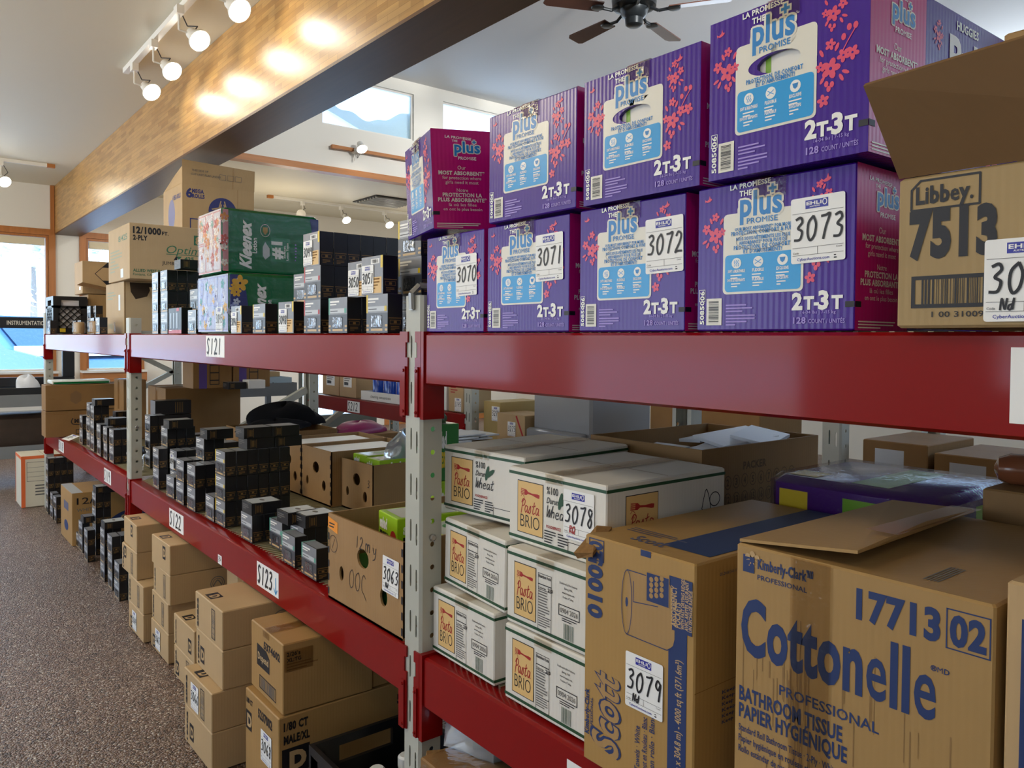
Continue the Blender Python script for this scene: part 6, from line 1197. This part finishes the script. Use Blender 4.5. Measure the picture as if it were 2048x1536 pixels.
# ================================================================== goods on the back rack
BZ = -.466 + .004
def lab(t, wd, d, h, fr, sd, tp): fr.rect(wd * .25, h * .35, wd * .5, h * .5, LABELW, 1); fr.fine(wd * .3, h * .78, wd * .4, 5, h * .07, GREYINK, 2); fr.rect(wd * .3, h * .42, wd * .25, h * .1, BLACK, 2)
carton('carton', 'far brown carton with a white label on the S212 beam', 'carton', 2.80, 678, 645, BZ, .20, .3, KRAFT2, py=770, art=lab)
carton('carton', 'near brown carton with a white label on the S212 beam', 'carton', 2.80, 712, 679, BZ, .20, .3, KRAFT2, py=770, art=lab)
t = thing('bottle_tray', 'white cardboard tray of blue bottles on the S212 beam', 'tray', W(2.79, yx(803, 2.79, 780), BZ)); L_ = (yx(722, 2.79, 780) - yx(803, 2.79, 780)) * K; mb = MB(); mb.box((0, 0, 0), (.3, L_, .005), WHITE)
for a, b in (((0, 0, .005), (.005, L_, .06)), ((.295, 0, .005), (.3, L_, .06)), ((.005, 0, .005), (.295, .005, .06)), ((.005, L_ - .005, .005), (.295, L_, .06))): mb.box(a, b, WHITE)
mb.build('body', t); mb = MB(); f = Face(mb, (0, L_, 0), (0, -1, 0), (0, 0, 1), (-1, 0, 0)); f.text('TAUBMANS ENDURANCE' if False else 'cleaning concentrate', L_ * .25, .02, .018, GREYINK, 1, w_=L_ * .5); mb.build('lettering', t)
BLU = M('bottle_blue', '1f4fb8', .2, .6, coat=.3); y_ = yx(803, 2.79, 780)
for k in range(6):
    t = thing('bottle', 'blue bottle standing in the white tray on the back rack', 'bottle', W(2.79, y_, BZ) + Vector((.05 if k % 2 == 0 else .12, .05 + k * (L_ - .1) / 5.2, .0055)), group='blue bottles in the tray'); mb = MB(); mb.lathe([(.036, 0), (.038, .01), (.038, .14), (.014, .18), (.013, .19)], BLU, n=14); mb.build('body', t, True); mb = MB(); mb.lathe([(.015, .191), (.016, .194), (.016, .215)], WHITE, n=12); mb.build('cap', t, True)
mb = MB(); mb.rbox((0, 0, 0), (.2, .12, .19), LABELW, .004); o = mb.build('carton'); o.location = W(2.8, yx(893, 2.8, 790), BZ); tag(o, 'white carton on the back rack right of the nearest upright', 'carton')
carton('carton', 'small brown carton with sticker 3145 on the back rack', 'carton', 2.8, 926, 897, BZ, .17, .2, KRAFT2, py=790, art=lambda t, wd, d, h, fr, sd, tp: (fr.fine(wd * .15, h * .8, wd * .5, 3, h * .08, REDINK, 1), auction(t, fr, wd * .45, h * .03, '3145', None, .9)))
BZ2 = -.72 + .006
carton('carton', 'tall brown carton with sticker 3274 on the back rack', 'carton', 2.84, 1000, 967, BZ2, .305, .28, M('mustard_kraft', 'b39a5f', .5, var=.1, flute=.04), py=830, art=lambda t, wd, d, h, fr, sd, tp: auction(t, fr, wd * .52, h * .66, '3274', None, .95))
carton('carton', 'pale carton with sticker 3275 on the back rack', 'carton', 2.80, 1050, 994, BZ2, .255, .2, KRAFT2, py=850, art=lambda t, wd, d, h, fr, sd, tp: (auction(t, fr, wd * .4, h * .55, '3275', None, .9), fr.rect(wd * .5, h * .05, wd * .45, h * .4, LABELW, 1), fr.text('6407-1000-501', wd * .53, h * .2, h * .05, BLACK, 2, w_=wd * .38, bold=.03), fr.stroke([(wd * .7, h * .97), (wd * .98, h * .5)], .012, REDINK, 1)))
GC = M('grey_plastic', '8d8f93', .28, .5, coat=.3); t = thing('equipment_case', 'shiny grey plastic case with a lower lid on the back rack', 'case', W(2.84, yx(1182, 2.84, 830), BZ2)); L_ = (yx(1066, 2.84, 830) - yx(1182, 2.84, 830)) * K
mb = MB(); mb.rbox((0, 0, 0), (.42, L_, .40), GC, .02); mb.build('body', t, True); mb = MB(); mb.rbox((-.05, .02, 0), (-.002, L_ * .99, .20), GC, .012); mb.build('lid', t, True)
SIL = M('silver_label', 'b8bcc2', .3, .7)
def sil(t, wd, d, h, fr, sd, tp): fr.rect(wd * .2, h * .72, wd * .45, h * .2, SIL, 1); fr.rect(wd * .45, 0, wd * .12, h * .7, TAPE, 1)
carton('carton', 'brown carton with a silver label, first past the back rack upright', 'carton', 2.82, 1856, 1725, BZ2, .32, .35, KRAFT3, py=900, art=sil); carton('carton', 'brown carton with a silver label, second past the back rack upright', 'carton', 2.82, 2035, 1868, BZ2, .30, .35, KRAFT3, py=900, art=sil)
carton('carton', 'dark brown carton over the grey case end of the back rack', 'carton', 2.95, 1520, 1300, BZ2, .42, .3, KRAFT3, py=830)
# ================================================================== carts and far things
GM = M('cart_grey', '7f8284', .5, .4, var=.1); 
def cart(name, label, X, Y, wd, d, tops, m, wheels=True, group=None):
    t = thing(name, label, 'cart', W(X, Y, FLOORZ), group=group); z_t = max(tops)
    for z in tops: mb = MB(); mb.box((0, 0, z - .012), (d, wd, z), m); [mb.box(a, b, m) for a, b in (((0, 0, z), (d, .012, z + .09)), ((0, wd - .012, z), (d, wd, z + .09)), ((0, .012, z), (.012, wd - .012, z + .09)), ((d - .012, .012, z), (d, wd - .012, z + .09)))]; mb.build('shelf', t)
    for x in (.02, d - .06):
        for y in (.02, wd - .06):
            mb = MB(); mb.box((x, y, .13), (x + .04, y + .04, z_t - .013), m); mb.build('leg', t); mb = MB(); mb.tube((x + .02, y - .0, .06), (x + .02, y + .035, .06), .0595, M('caster', '2c2d2e', .6), 14); mb.build('caster', t)
    return t
CX = .62; cart('utility_cart', 'grey two-shelf utility cart in front of the big window', CX, 8.55, .62, .95, (.27, .70), GM)
b0 = W(CX, 8.55, FLOORZ)
mb = MB(); mb.rbox((0, 0, 0), (.80, .36, .34), M('dark_bundle', '4a3a30', .35, var=.4, vscale=12), .05); o = mb.build('wrapped_bundle', None, True); o.location = b0 + Vector((.075, .10, .272)); tag(o, 'brown bundle on the lower cart shelf under stretch film', 'bundle')
mb = MB(); mb.rbox((-.005, -.005, 0), (.805, .365, .35), FILM, .06); q = mb.build('stretch_film', o, True)
for k, (s_, z, m_, l_) in enumerate((((.84, .5, .05), .702, M('slab_black', '202226', .5), 'black slab on the upper shelf of the utility cart'), ((.8, .46, .03), .753, M('slab_tan', 'a88f6b', .6), 'tan board between the black slabs on the utility cart'), ((.84, .5, .06), .784, M('slab_black'), 'upper black slab carrying the black display frame'))):
    mb = MB(); mb.rbox((0, 0, 0), s_, m_, .006); o = mb.build('slab'); o.location = b0 + Vector((.05, .05, z + .001)); tag(o, l_, 'slab')
t = thing('display_frame', 'tall open black display frame lettered on its top bar', 'frame', W(CX, 8.78, FLOORZ) + Vector((-.35, 0, .847))); mb = MB(); FBk = M('frame_black', '23252b', .4); L_, H_ = 1.085, .60
for a, b in (((0, 0, 0), (L_, .05, .08)), ((0, 0, H_ - .095), (L_, .05, H_)), ((0, 0, .08), (.1, .05, H_ - .095)), ((L_ - .095, 0, .08), (L_, .05, H_ - .095))): mb.rbox(a, b, FBk, .006)
mb.build('frame', t); mb = MB(); f = Face(mb, (0, 0, 0), (1, 0, 0), (0, 0, 1), (0, -1, 0)); f.text('INSTRUMENTATION', 0.575, H_ - .066, .034, CREAM, 1, w_=.30, bold=.02); mb.build('lettering', t)
heap('plastic_bag', 'small white plastic bag on the utility cart', 'bag', W(CX, 8.58, FLOORZ) + Vector((.36, .06, .846)), (.08, .06, .10), M('bag_white', 'e6e9ee', .4, bump=.6, bscale=30), 51)
cart('shop_cart', 'grey shop cart holding a lettered bin in the back aisle', 2.22, 6.62, .55, .55, (.35, .84), GM); b0 = W(2.22, 6.62, FLOORZ)
t = thing('parts_bin', 'pale blue-grey bin lettered Machine on the shop cart', 'bin', b0 + Vector((.015, .02, .842))); BG = M('bin_blue_grey', 'a9bcc6', .45); mb = MB()
for a, b in (((0, 0, 0), (.5, .48, .006)), ((0, 0, .006), (.5, .006, .13)), ((0, .474, .006), (.5, .48, .13)), ((0, .006, .006), (.006, .474, .13)), ((.494, .006, .006), (.5, .474, .13))): mb.box(a, b, BG)
mb.build('body', t); mb = MB(); f = Face(mb, (0, 0, 0), (1, 0, 0), (0, 0, 1), (0, -1, 0)); f.hand('Machine Sh', .07, .04, .05, .004, BLACK, 1, adv=.8); mb.build('lettering', t)
for k, (s_, o_, m_, l_) in enumerate((((.4, .1, .04), (.05, .1, .975), KRAFT2, 'pale wood offcut lying across the lettered bin'), ((.45, .3, .03), (.02, .15, 1.018), M('tray_white', 'd5dfe8', .35), 'white plastic tray on top of the wood offcut'))):
    mb = MB(); mb.rbox((0, 0, 0), s_, m_, .005); o = mb.build('offcut' if k == 0 else 'tray'); o.location = b0 + Vector(o_); tag(o, l_, 'board' if k == 0 else 'tray')
